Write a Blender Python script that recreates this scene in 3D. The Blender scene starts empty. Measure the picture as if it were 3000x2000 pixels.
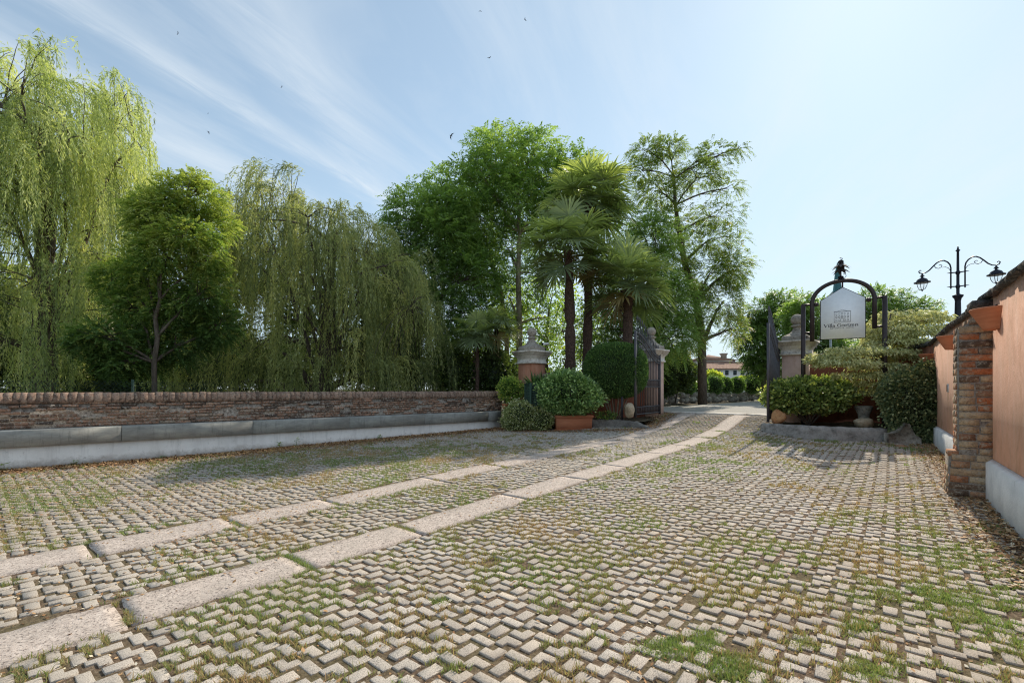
import bpy, math, random
import numpy as np
from mathutils import Vector, Matrix
R = np.random.RandomState(7)
random.seed(7)
C = bpy.context.scene.collection
SC = bpy.context.scene
H = 1.2; F = 1333.0; HZ = 1140.0

# ------------------------------------------------------------------ helpers
def at(u, v, y):
    "world point seen at photo pixel (u, v) at distance y"
    return np.array([(u - 1500) / F * y, y, H + (HZ - v) / F * y])
def rnd(a, b, n=None): return R.uniform(a, b, n)
def norm(a):
    a = np.asarray(a, float); return a / np.maximum(np.linalg.norm(a, axis=-1, keepdims=True), 1e-9)
def sstep(a, b, x):
    t = np.clip((np.asarray(x, float) - a) / (b - a), 0, 1); return t * t * (3 - 2 * t)
A = np.array([.643, .766]); B = np.array([.766, -.643])   # driveway axes: along, across
QZ = np.array([-50, 2.5, 5, 7, 9.7, 11.5, 12.9, 13.7, 17, 30, 400]); ZZ = np.array([0, 0, .05, .078, .125, .25, .46, .51, .56, .62, .62])
def ground(x, y):
    x = np.asarray(x, float); y = np.asarray(y, float)
    q = A[0] * x + A[1] * y; p = B[0] * x + B[1] * y
    z = np.interp(q, QZ, ZZ); zb = np.minimum(z, .12)
    f = np.maximum(1 - sstep(-2.6, -1.3, p), sstep(13.2, 14.5, q))
    f = f * (1 - sstep(-6.5, -7.5, p) * 0)
    return zb + (z - zb) * f
def xy(p, q): return B[0] * p + A[0] * q, B[1] * p + A[1] * q

_perm = R.rand(256, 256)
def vnoise(x, y, s=1.0, o=0):
    x = np.asarray(x) * s + 37.7 * (o + 1); y = np.asarray(y) * s + 11.3 * (o + 2)
    xi = np.floor(x).astype(int); yi = np.floor(y).astype(int); fx = x - xi; fy = y - yi
    fx = fx * fx * (3 - 2 * fx); fy = fy * fy * (3 - 2 * fy)
    g = lambda a, b: _perm[a % 256, b % 256]
    return (g(xi, yi) * (1 - fx) + g(xi + 1, yi) * fx) * (1 - fy) + (g(xi, yi + 1) * (1 - fx) + g(xi + 1, yi + 1) * fx) * fy
def fbm(x, y, s=1.0, o=0): return (vnoise(x, y, s, o) + .5 * vnoise(x, y, s * 2.1, o + 3) + .25 * vnoise(x, y, s * 4.3, o + 5)) / 1.75

class MB:
    def __init__(s): s.v = []; s.n = 0; s.q = []; s.qv = []; s.poly = []; s.pv = []
    def quads(s, V, Q, var=0.5):
        V = np.asarray(V, float).reshape(-1, 3); Q = np.asarray(Q, int).reshape(-1, 4)
        s.v.append(V); s.q.append(Q + s.n); s.n += len(V)
        s.qv.append(np.broadcast_to(np.asarray(var, float), (len(Q),)).copy())
    def polys(s, V, P, var=0.5):
        V = np.asarray(V, float).reshape(-1, 3); s.v.append(V)
        for f in P: s.poly.append([i + s.n for i in f]); s.pv.append(var)
        s.n += len(V)
    def box(s, c, ax, ay, hx, hy, z0, z1, var=.5, jit=0):
        "box round ground point c, horizontal axes ax, ay"
        ax = np.array([ax[0], ax[1], 0.]); ay = np.array([ay[0], ay[1], 0.]); c = np.array([c[0], c[1], 0.])
        V = [c + sx * hx * ax + sy * hy * ay + np.array([0, 0, z]) for z in (z0, z1) for sx, sy in ((-1, -1), (1, -1), (1, 1), (-1, 1))]
        V = np.array(V)
        if jit: V = V + R.uniform(-jit, jit, V.shape)
        s.quads(V, [(3, 2, 1, 0), (4, 5, 6, 7), (0, 1, 5, 4), (1, 2, 6, 5), (2, 3, 7, 6), (3, 0, 4, 7)], var)
    def tube(s, P, r, n=6, var=.5, cap=True):
        P = np.asarray(P, float); m = len(P); r = np.broadcast_to(np.asarray(r, float), (m,))
        T = np.gradient(P, axis=0); T = norm(T)
        ref = np.array([0, 0, 1.]) if abs(T[0][2]) < .9 else np.array([1., 0, 0])
        N = np.zeros_like(P); nv = norm(np.cross(T[0], ref))
        for i in range(m):
            nv = norm(nv - T[i] * np.dot(nv, T[i])); N[i] = nv
        Bn = np.cross(T, N); a = np.arange(n) * 2 * math.pi / n
        V = P[:, None] + r[:, None, None] * (np.cos(a)[None, :, None] * N[:, None] + np.sin(a)[None, :, None] * Bn[:, None])
        i = np.arange(m - 1)[:, None] * n; j = np.arange(n)[None]; k = (j + 1) % n
        Q = np.stack([i + j, i + k, i + n + k, i + n + j], -1).reshape(-1, 4)
        s.quads(V.reshape(-1, 3), Q, var)
        if cap:
            b = s.n - m * n
            s.poly.append([b + x for x in range(n)][::-1]); s.pv.append(var)
            s.poly.append([b + (m - 1) * n + x for x in range(n)]); s.pv.append(var)
    def lathe(s, c, prof, n=24, var=.5, ang=0, squash=1.0):
        "prof: (radius, z) bottom to top; n=4 gives square mouldings"
        m = len(prof); a = np.arange(n) * 2 * math.pi / n + ang
        V = np.array([[c[0] + r * math.cos(t), c[1] + r * math.sin(t), c[2] + z] for r, z in prof for t in a])
        i = np.arange(m - 1)[:, None] * n; j = np.arange(n)[None]; k = (j + 1) % n
        Q = np.stack([i + j, i + k, i + n + k, i + n + j], -1).reshape(-1, 4); s.quads(V, Q, var)
        b = s.n - m * n
        s.poly.append([b + x for x in range(n)][::-1]); s.pv.append(var)
        s.poly.append([b + (m - 1) * n + x for x in range(n)]); s.pv.append(var)
    def ball(s, c, r, n=20, var=.5):
        s.lathe(c, [(max(r * math.sin(t), 1e-4), -r * math.cos(t)) for t in np.linspace(0, math.pi, n // 2 + 1)], n, var)
    def leaves(s, P, D, L, W, var=.5, side=None):
        P = np.asarray(P, float); N = len(P); D = norm(D)
        if side is None: side = R.normal(size=(N, 3))
        S = norm(np.cross(D, side)); L = np.broadcast_to(L, (N,))[:, None]; W = np.broadcast_to(W, (N,))[:, None]
        V = np.stack([P, P + .45 * L * D + .5 * W * S, P + L * D, P + .45 * L * D - .5 * W * S], 1).reshape(-1, 3)
        s.quads(V, np.arange(4 * N).reshape(-1, 4), var)
    def build(s, name, mat, parent=None, smooth=False, loc=None):
        me = bpy.data.meshes.new(name)
        V = np.concatenate(s.v) if s.v else np.zeros((0, 3))
        off = np.array(loc if loc is not None else ROOT.get(parent.name, (0, 0, 0)) if parent else (0, 0, 0), float)
        V = V - off
        Q = np.concatenate(s.q) if s.q else np.zeros((0, 4), int); nq = len(Q)
        tot = [4] * nq + [len(p) for p in s.poly]
        idx = np.concatenate([Q.reshape(-1)] + [np.array(p) for p in s.poly]) if s.poly else Q.reshape(-1)
        me.vertices.add(len(V)); me.vertices.foreach_set('co', V.reshape(-1).astype('f4'))
        me.loops.add(len(idx)); me.loops.foreach_set('vertex_index', idx.astype('i4'))
        tot = np.array(tot, 'i4'); st = np.concatenate([[0], np.cumsum(tot)[:-1]]).astype('i4')
        me.polygons.add(len(tot)); me.polygons.foreach_set('loop_start', st); me.polygons.foreach_set('loop_total', tot)
        if smooth: me.polygons.foreach_set('use_smooth', np.ones(len(tot), bool))
        me.update(calc_edges=True); me.validate()
        vv = np.concatenate(s.qv + [np.array(s.pv, float)]) if (s.qv or s.pv) else np.zeros(0)
        at_ = me.attributes.new('var', 'FLOAT', 'FACE')
        if len(vv) == len(me.polygons): at_.data.foreach_set('value', vv.astype('f4'))
        me.materials.append(mat)
        o = bpy.data.objects.new(name, me); C.objects.link(o)
        if parent: o.parent = parent; ROOT[o.name] = tuple(off)
        elif loc is not None: o.location = loc
        return o
ROOT = {}
def thing(name, loc, label, cat, group=None):
    o = bpy.data.objects.new(name, None); C.objects.link(o); o.location = loc
    o.empty_display_size = .2; o['label'] = label; o['category'] = cat
    if group: o['group'] = group
    ROOT[o.name] = tuple(loc); return o
def tag(o, label, cat, group=None, kind=None):
    if label: o['label'] = label
    if cat: o['category'] = cat
    if group: o['group'] = group
    if kind: o['kind'] = kind
    return o
def copy_tree(o, parent=None):
    c = o.copy(); C.objects.link(c)
    if parent: c.parent = parent
    for ch in [x for x in bpy.data.objects if x.parent == o]: copy_tree(ch, c)
    return c

# ------------------------------------------------------------------ materials
class NT:
    def __init__(s, name):
        s.m = bpy.data.materials.new(name); s.m.use_nodes = True; s.t = s.m.node_tree; s.t.nodes.clear()
        s.out = s.n('ShaderNodeOutputMaterial')
    def n(s, t, **k):
        x = s.t.nodes.new(t)
        for a, b in k.items():
            if a.startswith('i_'): x.inputs[a[2:].replace('_', ' ')].default_value = b
            else: setattr(x, a, b)
        return x
    def l(s, a, b): s.t.links.new(a, b)
    def pos(s, scale=(1, 1, 1), rot=(0, 0, 0)):
        g = s.n('ShaderNodeNewGeometry'); m = s.n('ShaderNodeMapping')
        m.inputs['Scale'].default_value = scale; m.inputs['Rotation'].default_value = rot
        s.l(g.outputs['Position'], m.inputs[0]); return m.outputs[0]
    def noise(s, vec, scale, detail=4, rough=.55, dist=0):
        x = s.n('ShaderNodeTexNoise'); x.inputs['Scale'].default_value = scale; x.inputs['Detail'].default_value = detail
        x.inputs['Roughness'].default_value = rough; x.inputs['Distortion'].default_value = dist; s.l(vec, x.inputs['Vector']); return x.outputs[0]
    def ramp(s, fac, stops):
        r = s.n('ShaderNodeValToRGB'); e = r.color_ramp.elements
        while len(e) < len(stops): e.new(.5)
        for k, (p, c) in enumerate(stops):
            e[k].position = p; e[k].color = (*c, 1) if len(c) == 3 else c
        s.l(fac, r.inputs[0]); return r.outputs[0]
    def mix(s, fac, a, b, mode='MIX'):
        x = s.n('ShaderNodeMix', data_type='RGBA', blend_type=mode)
        for i, val in ((0, fac), (6, a), (7, b)):
            if isinstance(val, (int, float)): x.inputs[i].default_value = val
            elif isinstance(val, tuple): x.inputs[i].default_value = (*val, 1)
            else: s.l(val, x.inputs[i])
        return x.outputs[2]
    def math(s, op, a, b=0.0, clamp=False):
        x = s.n('ShaderNodeMath', operation=op, use_clamp=clamp)
        for i, val in ((0, a), (1, b)):
            if isinstance(val, (int, float)): x.inputs[i].default_value = val
            else: s.l(val, x.inputs[i])
        return x.outputs[0]
    def var(s): return s.n('ShaderNodeAttribute', attribute_name='var').outputs['Fac']
    def finish(s, col, rough=.8, bump=None, bs=.3, bd=.02, metal=0, spec=.3):
        b = s.n('ShaderNodeBsdfPrincipled'); b.inputs['Roughness'].default_value = rough; b.inputs['Metallic'].default_value = metal
        b.inputs['Specular IOR Level'].default_value = spec
        if isinstance(col, tuple): b.inputs['Base Color'].default_value = (*col, 1)
        else: s.l(col, b.inputs['Base Color'])
        if bump is not None:
            u = s.n('ShaderNodeBump'); u.inputs['Strength'].default_value = bs; u.inputs['Distance'].default_value = bd
            s.l(bump, u.inputs['Height']); s.l(u.outputs[0], b.inputs['Normal'])
        s.l(b.outputs[0], s.out.inputs[0]); return s.m

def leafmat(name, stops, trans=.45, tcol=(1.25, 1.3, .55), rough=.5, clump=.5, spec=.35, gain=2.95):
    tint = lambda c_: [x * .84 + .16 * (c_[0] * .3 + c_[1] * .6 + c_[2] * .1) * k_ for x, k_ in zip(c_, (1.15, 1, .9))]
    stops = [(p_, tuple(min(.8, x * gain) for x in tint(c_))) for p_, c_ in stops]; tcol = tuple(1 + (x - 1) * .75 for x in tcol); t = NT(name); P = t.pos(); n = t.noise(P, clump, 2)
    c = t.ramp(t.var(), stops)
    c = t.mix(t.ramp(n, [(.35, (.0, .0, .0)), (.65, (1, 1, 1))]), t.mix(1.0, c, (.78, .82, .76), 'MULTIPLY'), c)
    b = t.n('ShaderNodeBsdfPrincipled'); b.inputs['Roughness'].default_value = rough; b.inputs['Specular IOR Level'].default_value = spec
    t.l(c, b.inputs['Base Color'])
    tr = t.n('ShaderNodeBsdfTranslucent'); t.l(t.mix(1.0, c, tcol, 'MULTIPLY'), tr.inputs[0])
    m = t.n('ShaderNodeMixShader'); m.inputs[0].default_value = trans
    t.l(b.outputs[0], m.inputs[1]); t.l(tr.outputs[0], m.inputs[2]); t.l(m.outputs[0], t.out.inputs[0]); return t.m

def mk_mats():
    M = {}
    # concrete paver
    t = NT('paver_concrete'); P = t.pos(); v = t.var()
    base = t.ramp(v, [(0, (.46, .405, .35)), (.5, (.57, .51, .445)), (1, (.67, .605, .535))])
    sp = t.noise(P, 230, 3, .7); c = t.mix(t.ramp(sp, [(.40, (1, 1, 1)), (.5, (0, 0, 0))]), base, (.17, .15, .135))
    c = t.mix(t.ramp(sp, [(.60, (0, 0, 0)), (.68, (.6, .6, .6))]), c, (.68, .63, .56))
    big = t.noise(P, .9, 4); c = t.mix(t.ramp(big, [(.38, (0, 0, 0)), (.65, (.6, .6, .6))]), c, (.40, .33, .255))
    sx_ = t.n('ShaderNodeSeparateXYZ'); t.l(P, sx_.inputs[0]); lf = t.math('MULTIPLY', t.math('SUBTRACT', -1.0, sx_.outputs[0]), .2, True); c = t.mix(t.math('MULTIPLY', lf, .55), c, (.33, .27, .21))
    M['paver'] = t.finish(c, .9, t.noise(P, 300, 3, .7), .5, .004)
    # granite slabs
    t = NT('bush_hammered_slab'); P = t.pos()
    c = t.ramp(t.noise(P, 34, 5, .8), [(.35, (.16, .13, .115)), (.43, (.47, .39, .34)), (.55, (.60, .505, .44)), (.70, (.75, .655, .58))])
    c = t.mix(t.ramp(t.noise(P, 3.5, 3), [(.42, (.0, .0, .0)), (.68, (.55, .55, .55))]), c, (.44, .38, .33))
    sp = t.noise(P, 75, 2, .6); c = t.mix(t.ramp(sp, [(.36, (.9, .9, .9)), (.43, (0, 0, 0))]), c, (.13, .10, .09))
    M['slab'] = t.finish(c, .85, t.noise(P, 60, 5, .75), .6, .012)
    # soil between pavers
    t = NT('joint_soil'); P = t.pos()
    c = t.ramp(t.noise(P, 38, 5, .7), [(.3, (.07, .045, .03)), (.5, (.19, .13, .085)), (.62, (.30, .225, .155)), (.75, (.47, .40, .32))])
    c = t.mix(t.ramp(t.noise(P, 1.7, 4), [(.45, (0, 0, 0)), (.62, (.75, .75, .75))]), c, t.ramp(t.noise(P, 60, 3), [(.35, (.08, .075, .03)), (.65, (.22, .19, .09))]))
    M['soil'] = t.finish(c, .95, t.noise(P, 70, 5, .8), .9, .02)
    t = NT('garden_earth'); P = t.pos()
    c = t.ramp(t.noise(P, 6, 6, .7), [(.3, (.045, .035, .02)), (.5, (.11, .085, .05)), (.65, (.19, .15, .09)), (.8, (.1, .11, .04))])
    M['earth'] = t.finish(c, .95, t.noise(P, 25, 5, .8), .8, .05)
    t = NT('pale_gravel_road'); P = t.pos()
    c = t.ramp(t.noise(P, 70, 4, .75), [(.33, (.20, .185, .17)), (.5, (.36, .34, .31)), (.7, (.50, .475, .43))])
    c = t.mix(t.ramp(t.noise(P, 1.2, 3), [(.4, (0, 0, 0)), (.7, (.5, .5, .5))]), c, (.33, .30, .26))
    M['road'] = t.finish(c, .9, t.noise(P, 90, 3), .4, .01)
    # bricks
    def brick(name, stops, dark=(.06, .045, .035), amt=.8, mort=(.33, .28, .22)):
        t = NT(name); P = t.pos(); c = t.ramp(t.var(), stops)
        c = t.mix(t.ramp(t.noise(P, 55, 4, .7), [(.3, (.75, .75, .75)), (.55, (0, 0, 0))]), c, t.mix(1.0, c, (.42, .38, .36), 'MULTIPLY'))
        c = t.mix(t.ramp(t.noise(P, 19, 5, .7), [(.5, (0, 0, 0)), (.62, (amt, amt, amt))]), c, dark)
        c = t.mix(t.ramp(t.noise(P, 24, 6, .8), [(.52, (0, 0, 0)), (.58, (.9, .9, .9))]), c, mort)
        return t.finish(c, .95, t.noise(P, 60, 6, .75), .8, .02)
    M['brick_wall'] = brick('weathered_brick', [(0, (.12, .085, .07)), (.3, (.30, .18, .125)), (.6, (.45, .25, .165)), (.8, (.54, .31, .21)), (1, (.52, .40, .30))], mort=(.46, .40, .34))
    M['brick_pier'] = brick('old_pier_brick', [(0, (.09, .07, .055)), (.25, (.33, .20, .13)), (.48, (.50, .18, .08)), (.68, (.54, .37, .23)), (1, (.62, .48, .32))], dark=(.13, .10, .075), amt=.4, mort=(.44, .37, .29))
    M['coping_brick'] = brick('coping_brick', [(0, (.14, .095, .075)), (.5, (.33, .21, .155)), (1, (.47, .32, .24))], amt=.7, mort=(.36, .28, .22))
    t = NT('lime_mortar'); P = t.pos()
    c = t.ramp(t.noise(P, 26, 6, .75), [(.32, (.08, .065, .055)), (.45, (.30, .25, .21)), (.6, (.50, .44, .38)), (.75, (.62, .57, .50))])
    M['mortar'] = t.finish(c, .95, t.noise(P, 45, 6, .8), 1, .03)
    # plaster
    def plaster(name, a, b, cdark, str_=.5, stain=.55):
        t = NT(name); st = t.noise(t.pos((5, 5, .55)), 1.6, 5, .6); P = t.pos()
        c = t.ramp(st, [(.3, a), (.7, b)])
        c = t.mix(t.ramp(t.noise(P, 1.3, 5, .65), [(.45, (0, 0, 0)), (.75, (stain, stain, stain))]), c, cdark)
        c = t.mix(t.ramp(t.noise(t.pos((14, 14, 1.1)), 1.5, 4, .7), [(.55, (0, 0, 0)), (.75, (str_, str_, str_))]), c, (.66, .5, .42))
        sep = t.n('ShaderNodeSeparateXYZ'); t.l(P, sep.inputs[0])
        up = t.math('ADD', sep.outputs[2], t.math('MULTIPLY', t.noise(t.pos((6, 6, 1.5)), 1.7, 5, .7), .9))
        c = t.mix(t.ramp(t.math('MULTIPLY', up, .3333), [(.78, (0, 0, 0)), (.95, (.6, .6, .6))]), c, (.30, .205, .155))
        c = t.mix(t.ramp(t.noise(P, 8, 5, .7), [(.35, (.35, .35, .35)), (.6, (0, 0, 0))]), c, t.mix(1.0, c, (.75, .68, .62), 'MULTIPLY'))
        c = t.mix(t.ramp(t.noise(P, 2.7, 6, .75), [(.54, (0, 0, 0)), (.60, (.35, .35, .35))]), c, t.mix(1.0, c, (1.12, 1.14, 1.16), 'MULTIPLY'))
        c = t.mix(t.ramp(t.noise(t.pos((1, 1, .5)), 1.9, 5, .7, 1.5), [(.56, (0, 0, 0)), (.66, (.6, .6, .6))]), c, t.mix(1.0, c, (.78, .70, .64), 'MULTIPLY'))
        return t.finish(c, .9, t.noise(P, 40, 6, .75), .35, .015)
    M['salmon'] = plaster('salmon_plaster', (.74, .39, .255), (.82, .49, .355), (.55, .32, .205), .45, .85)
    M['salmon_shade'] = plaster('red_shaded_plaster', (.30, .10, .06), (.38, .15, .09), (.12, .05, .035), .1)  # darker plaster copy, with the walls' shade put into its colour
    M['pillar_old'] = plaster('aged_red_plaster', (.40, .16, .09), (.5, .25, .16), (.10, .065, .045), .15, .95)
    M['pillar_pink'] = plaster('pink_plaster', (.62, .42, .34), (.68, .48, .40), (.55, .37, .30), .3, .3)
    t = NT('white_base_paint'); P = t.pos()
    c = t.ramp(t.noise(P, 3.5, 6, .7), [(.35, (.68, .68, .68)), (.6, (.85, .84, .83))])
    c = t.mix(t.ramp(t.noise(t.pos((6, 6, 1)), 3, 5, .7), [(.6, (0, 0, 0)), (.75, (.4, .4, .4))]), c, (.42, .38, .33))
    M['white'] = t.finish(c, .8, t.noise(P, 45, 5, .7), .45, .012)
    t = NT('bench_plaster'); P = t.pos()
    c = t.ramp(t.noise(P, 2.2, 6, .7), [(.35, (.74, .68, .63)), (.6, (.86, .80, .75))])
    c = t.mix(t.ramp(t.noise(t.pos((3, 3, .35)), 2.5, 5, .75), [(.52, (0, 0, 0)), (.68, (.45, .45, .45))]), c, (.50, .45, .41))
    c = t.mix(t.ramp(t.noise(P, 14, 5, .8), [(.60, (0, 0, 0)), (.66, (.5, .5, .5))]), c, (.42, .37, .33))
    sep = t.n('ShaderNodeSeparateXYZ'); t.l(P, sep.inputs[0])
    lo = t.math('SUBTRACT', t.math('MULTIPLY', t.noise(P, 9, 5, .7), .25), t.math('SUBTRACT', sep.outputs[2], .02))
    c = t.mix(t.ramp(lo, [(.0, (0, 0, 0)), (.14, (.8, .8, .8))]), c, (.30, .23, .18))
    M['benchwhite'] = t.finish(c, .85, t.noise(P, 30, 4), .15, .01)
    t = NT('grey_sheet_cap'); P = t.pos()
    c = t.ramp(t.noise(t.pos((1, 1, 3)), 3.2, 6, .7), [(.3, (.22, .215, .20)), (.5, (.31, .305, .285)), (.7, (.42, .41, .375))])
    c = t.mix(t.ramp(t.noise(t.pos((1, 1, 14)), 5, 5, .7), [(.5, (0, 0, 0)), (.7, (.4, .4, .4))]), c, (.40, .39, .33))
    c = t.mix(t.ramp(t.noise(t.pos((9, 9, .8)), 2.0, 5, .75), [(.54, (0, 0, 0)), (.66, (.55, .55, .55))]), c, (.15, .15, .14))
    M['cap'] = t.finish(c, .8, t.noise(P, 20, 4), .1, .01, metal=0)
    def stone(name, a, b, dk, sc=12, bs=.6):
        t = NT(name); P = t.pos(); c = t.ramp(t.noise(P, sc, 6, .72), [(.32, dk), (.48, a), (.68, b)])
        c = t.mix(t.ramp(t.noise(P, sc * 5, 4, .7), [(.34, (.6, .6, .6)), (.46, (0, 0, 0))]), c, dk)
        return t.finish(c, .9, t.noise(P, sc * 4, 6, .75), bs, .02)
    M['capstone'] = stone('cream_stone', (.64, .59, .53), (.80, .75, .69), (.36, .30, .25), 5, .25)
    M['oldstone'] = stone('lichen_stone', (.36, .31, .26), (.50, .45, .38), (.13, .105, .085), 14)
    M['kerb_dark'] = stone('dark_kerb_concrete', (.17, .155, .14), (.27, .25, .225), (.07, .06, .055), 5, .5)  # darker concrete tone for the topiary bed kerb
    M['kerb'] = stone('kerb_concrete', (.33, .31, .29), (.48, .455, .43), (.14, .13, .115), 4, .4)
    M['rock'] = stone('field_rock', (.30, .27, .23), (.48, .44, .38), (.09, .08, .07), 5)
    M['rock_o'] = stone('ochre_rock', (.42, .20, .09), (.55, .32, .16), (.2, .09, .05), 4)
    M['rock_p'] = stone('pale_rock', (.46, .37, .26), (.6, .5, .37), (.27, .2, .13), 5)
    M['tilecoping'] = stone('black_lichen_coping', (.085, .08, .075), (.20, .19, .17), (.03, .03, .028), 16, .8)
    t = NT('terracotta'); P = t.pos()
    c = t.ramp(t.noise(t.pos((1, 1, 9)), 4, 5, .7), [(.3, (.44, .15, .075)), (.7, (.58, .23, .12))])
    M['terra'] = t.finish(c, .8, t.noise(t.pos((.3, .3, 60)), 3, 2), .25, .01)
    def plain(name, col, rough=.5, metal=0, v=.25):
        t = NT(name); P = t.pos(); d = tuple(x * (1 - v) for x in col)
        return t.finish(t.ramp(t.noise(P, 15, 4), [(.35, d), (.65, col)]), rough, t.noise(P, 80, 3), .1, .004, metal=metal)
    M['iron'] = plain('painted_iron', (.062, .055, .06), .45, .3)
    M['sign_iron'] = plain('brown_black_steel', (.06, .045, .045), .42, .3)
    M['lamp_iron'] = plain('blue_black_iron', (.022, .024, .04), .4, .3)
    M['gateiron'] = plain('gate_iron', (.11, .105, .115), .45, .3)
    M['board'] = plain('sign_panel_white', (.93, .93, .94), .5, 0, .05)
    M['ink'] = plain('sign_ink', (.022, .022, .028), .6)
    M['inkgrey'] = plain('sign_grey_ink', (.11, .11, .125), .6)
    M['black'] = plain('black_plastic', (.012, .012, .013), .85)
    M['camwhite'] = plain('camera_shell', (.7, .7, .7), .4)
    M['lattice'] = plain('green_lattice', (.045, .085, .06), .5)
    M['copper'] = plain('verdigris_copper', (.05, .15, .16), .7)
    M['tower'] = plain('tower_masonry', (.45, .38, .32), .9)
    M['housewall'] = plain('house_render', (.80, .78, .74), .9, 0, .08)
    M['pale'] = plain('pale_column', (.62, .56, .48), .9, 0, .4)
    M['shutter'] = plain('dark_shutter', (.045, .065, .075), .5)
    M['pole'] = plain('galvanised_pole', (.36, .40, .40), .5, .3)
    M['feather'] = plain('dark_feathers', (.02, .02, .025), .8)
    t = NT('roof_tiles'); P = t.pos()
    w = t.n('ShaderNodeTexWave', wave_type='BANDS', bands_direction='X'); t.l(t.pos(), w.inputs[0]); w.inputs['Scale'].default_value = 1.6
    c = t.ramp(t.noise(P, 2.5, 5, .8), [(.3, (.22, .11, .075)), (.55, (.40, .24, .17)), (.75, (.52, .36, .27))])
    M['roof'] = t.finish(c, .9, w.outputs[1], .6, .1)
    t = NT('lamp_glass'); g = t.n('ShaderNodeBsdfGlossy'); g.inputs[1].default_value = .1; tr = t.n('ShaderNodeBsdfTransparent'); m = t.n('ShaderNodeMixShader'); m.inputs[0].default_value = .08
    t.l(tr.outputs[0], m.inputs[1]); t.l(g.outputs[0], m.inputs[2]); t.l(m.outputs[0], t.out.inputs[0]); M['glass'] = t.m
    # bark
    def bark(name, a, b, sc=(8, 8, 2)):
        t = NT(name); P = t.pos(sc); n = t.noise(P, 2.2, 6, .75)
        return t.finish(t.ramp(n, [(.35, a), (.65, b)]), .95, n, .8, .03)
    M['bark'] = bark('grey_brown_bark', (.055, .042, .032), (.17, .135, .105))
    M['bark_lt'] = bark('pale_bark', (.17, .13, .09), (.40, .33, .24))
    M['palmbark'] = bark('palm_fibre', (.035, .022, .018), (.16, .10, .075), (12, 12, 9))
    # leaves
    M['willow'] = leafmat('willow_leaf', [(0, (.045, .06, .02)), (.25, (.11, .14, .045)), (.6, (.19, .22, .075)), (1, (.30, .31, .11))], .5, (1.2, 1.25, .55), .55, .6)
    M['willow_d'] = leafmat('willow_leaf_olive', [(0, (.04, .055, .02)), (.3, (.10, .12, .042)), (.7, (.18, .195, .065)), (1, (.28, .26, .09))], .5, (1.2, 1.2, .6), .55, .6)
    M['ailanthus'] = leafmat('compound_leaf', [(0, (.035, .06, .02)), (.5, (.075, .125, .036)), (1, (.15, .20, .06))], .5, (1.5, 1.6, .5), .45, .5)
    M['locust'] = leafmat('locust_leaf', [(0, (.03, .05, .015)), (.5, (.085, .125, .03)), (.85, (.12, .155, .04)), (1, (.20, .11, .04))], .5, (1.5, 1.5, .45), .5, .5)
    M['locust_y'] = leafmat('yellow_green_leaf', [(0, (.025, .045, .01)), (.35, (.055, .10, .018)), (.7, (.13, .19, .025)), (1, (.26, .25, .04))], .45, (1.3, 1.4, .4), .5, 1.2)
    M['locust_g'] = leafmat('mixed_green_leaf', [(0, (.02, .04, .012)), (.45, (.045, .085, .02)), (.75, (.09, .14, .028)), (1, (.19, .20, .05))], .5, (1.3, 1.4, .45), .5, 1.0)
    M['dark'] = leafmat('dark_shrub_leaf', [(0, (.012, .02, .008)), (.6, (.03, .05, .015)), (1, (.07, .10, .025))], .35, (1.6, 1.6, .5), .45, .6)
    M['under'] = leafmat('understorey_leaf', [(0, (.02, .032, .01)), (.6, (.055, .085, .022)), (1, (.16, .2, .045))], .5, (1.6, 1.6, .45), .5, .7)
    M['backtree'] = leafmat('far_tree_leaf', [(0, (.02, .032, .012)), (.6, (.055, .08, .025)), (1, (.13, .16, .045))], .5, (1.5, 1.5, .5), .5, .7)
    M['laurel'] = leafmat('glossy_shrub_leaf', [(0, (.004, .008, .003)), (.35, (.022, .05, .014)), (.7, (.07, .125, .035)), (1, (.17, .24, .08))], .3, (1.4, 1.5, .5), .35, 2.5, .5)
    M['topiary'] = leafmat('box_topiary_leaf', [(0, (.006, .014, .005)), (.3, (.03, .07, .018)), (.8, (.075, .14, .035)), (1, (.16, .25, .07))], .4, (1.5, 1.6, .5), .5, 12, gain=2.3)
    M['euonymus'] = leafmat('variegated_low_leaf', [(0, (.012, .02, .007)), (.4, (.06, .085, .02)), (.75, (.14, .155, .045)), (1, (.34, .33, .16))], .25, (1.2, 1.2, .6), .5, 3)
    M['dogwood'] = leafmat('cream_edged_leaf', [(0, (.05, .08, .025)), (.35, (.16, .20, .06)), (.65, (.42, .40, .16)), (1, (.66, .60, .30))], .4, (1.1, 1.1, .7), .5, 3, gain=1.35)
    M['privet'] = leafmat('round_shrub_leaf', [(0, (.012, .02, .006)), (.35, (.035, .06, .015)), (.8, (.10, .14, .03)), (1, (.22, .24, .06))], .35, (1.5, 1.5, .5), .4, 3, .5)
    M['ivy'] = leafmat('ivy_leaf', [(0, (.010, .016, .007)), (.35, (.03, .05, .02)), (.8, (.065, .085, .035)), (1, (.15, .16, .07))], .25, (1.4, 1.4, .5), .45, 3)
    M['palm'] = leafmat('palm_frond', [(0, (.13, .09, .04)), (.15, (.05, .07, .036)), (.6, (.10, .13, .06)), (1, (.19, .22, .085))], .45, (1.7, 1.7, .45), .4, 1, .5)
    M['grass'] = leafmat('grass_blade', [(0, (.28, .18, .10)), (.3, (.22, .19, .085)), (.55, (.15, .175, .06)), (1, (.13, .20, .05))], .4, (1.15, 1.2, .6), .6, 6, gain=2.0)
    t = NT('dry_litter'); c = t.ramp(t.var(), [(0, (.14, .075, .04)), (.4, (.34, .18, .08)), (.75, (.48, .30, .15)), (.9, (.6, .5, .34)), (1, (.72, .68, .6))])
    M['litter'] = t.finish(c, .8)
    return M
M = mk_mats()

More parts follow.
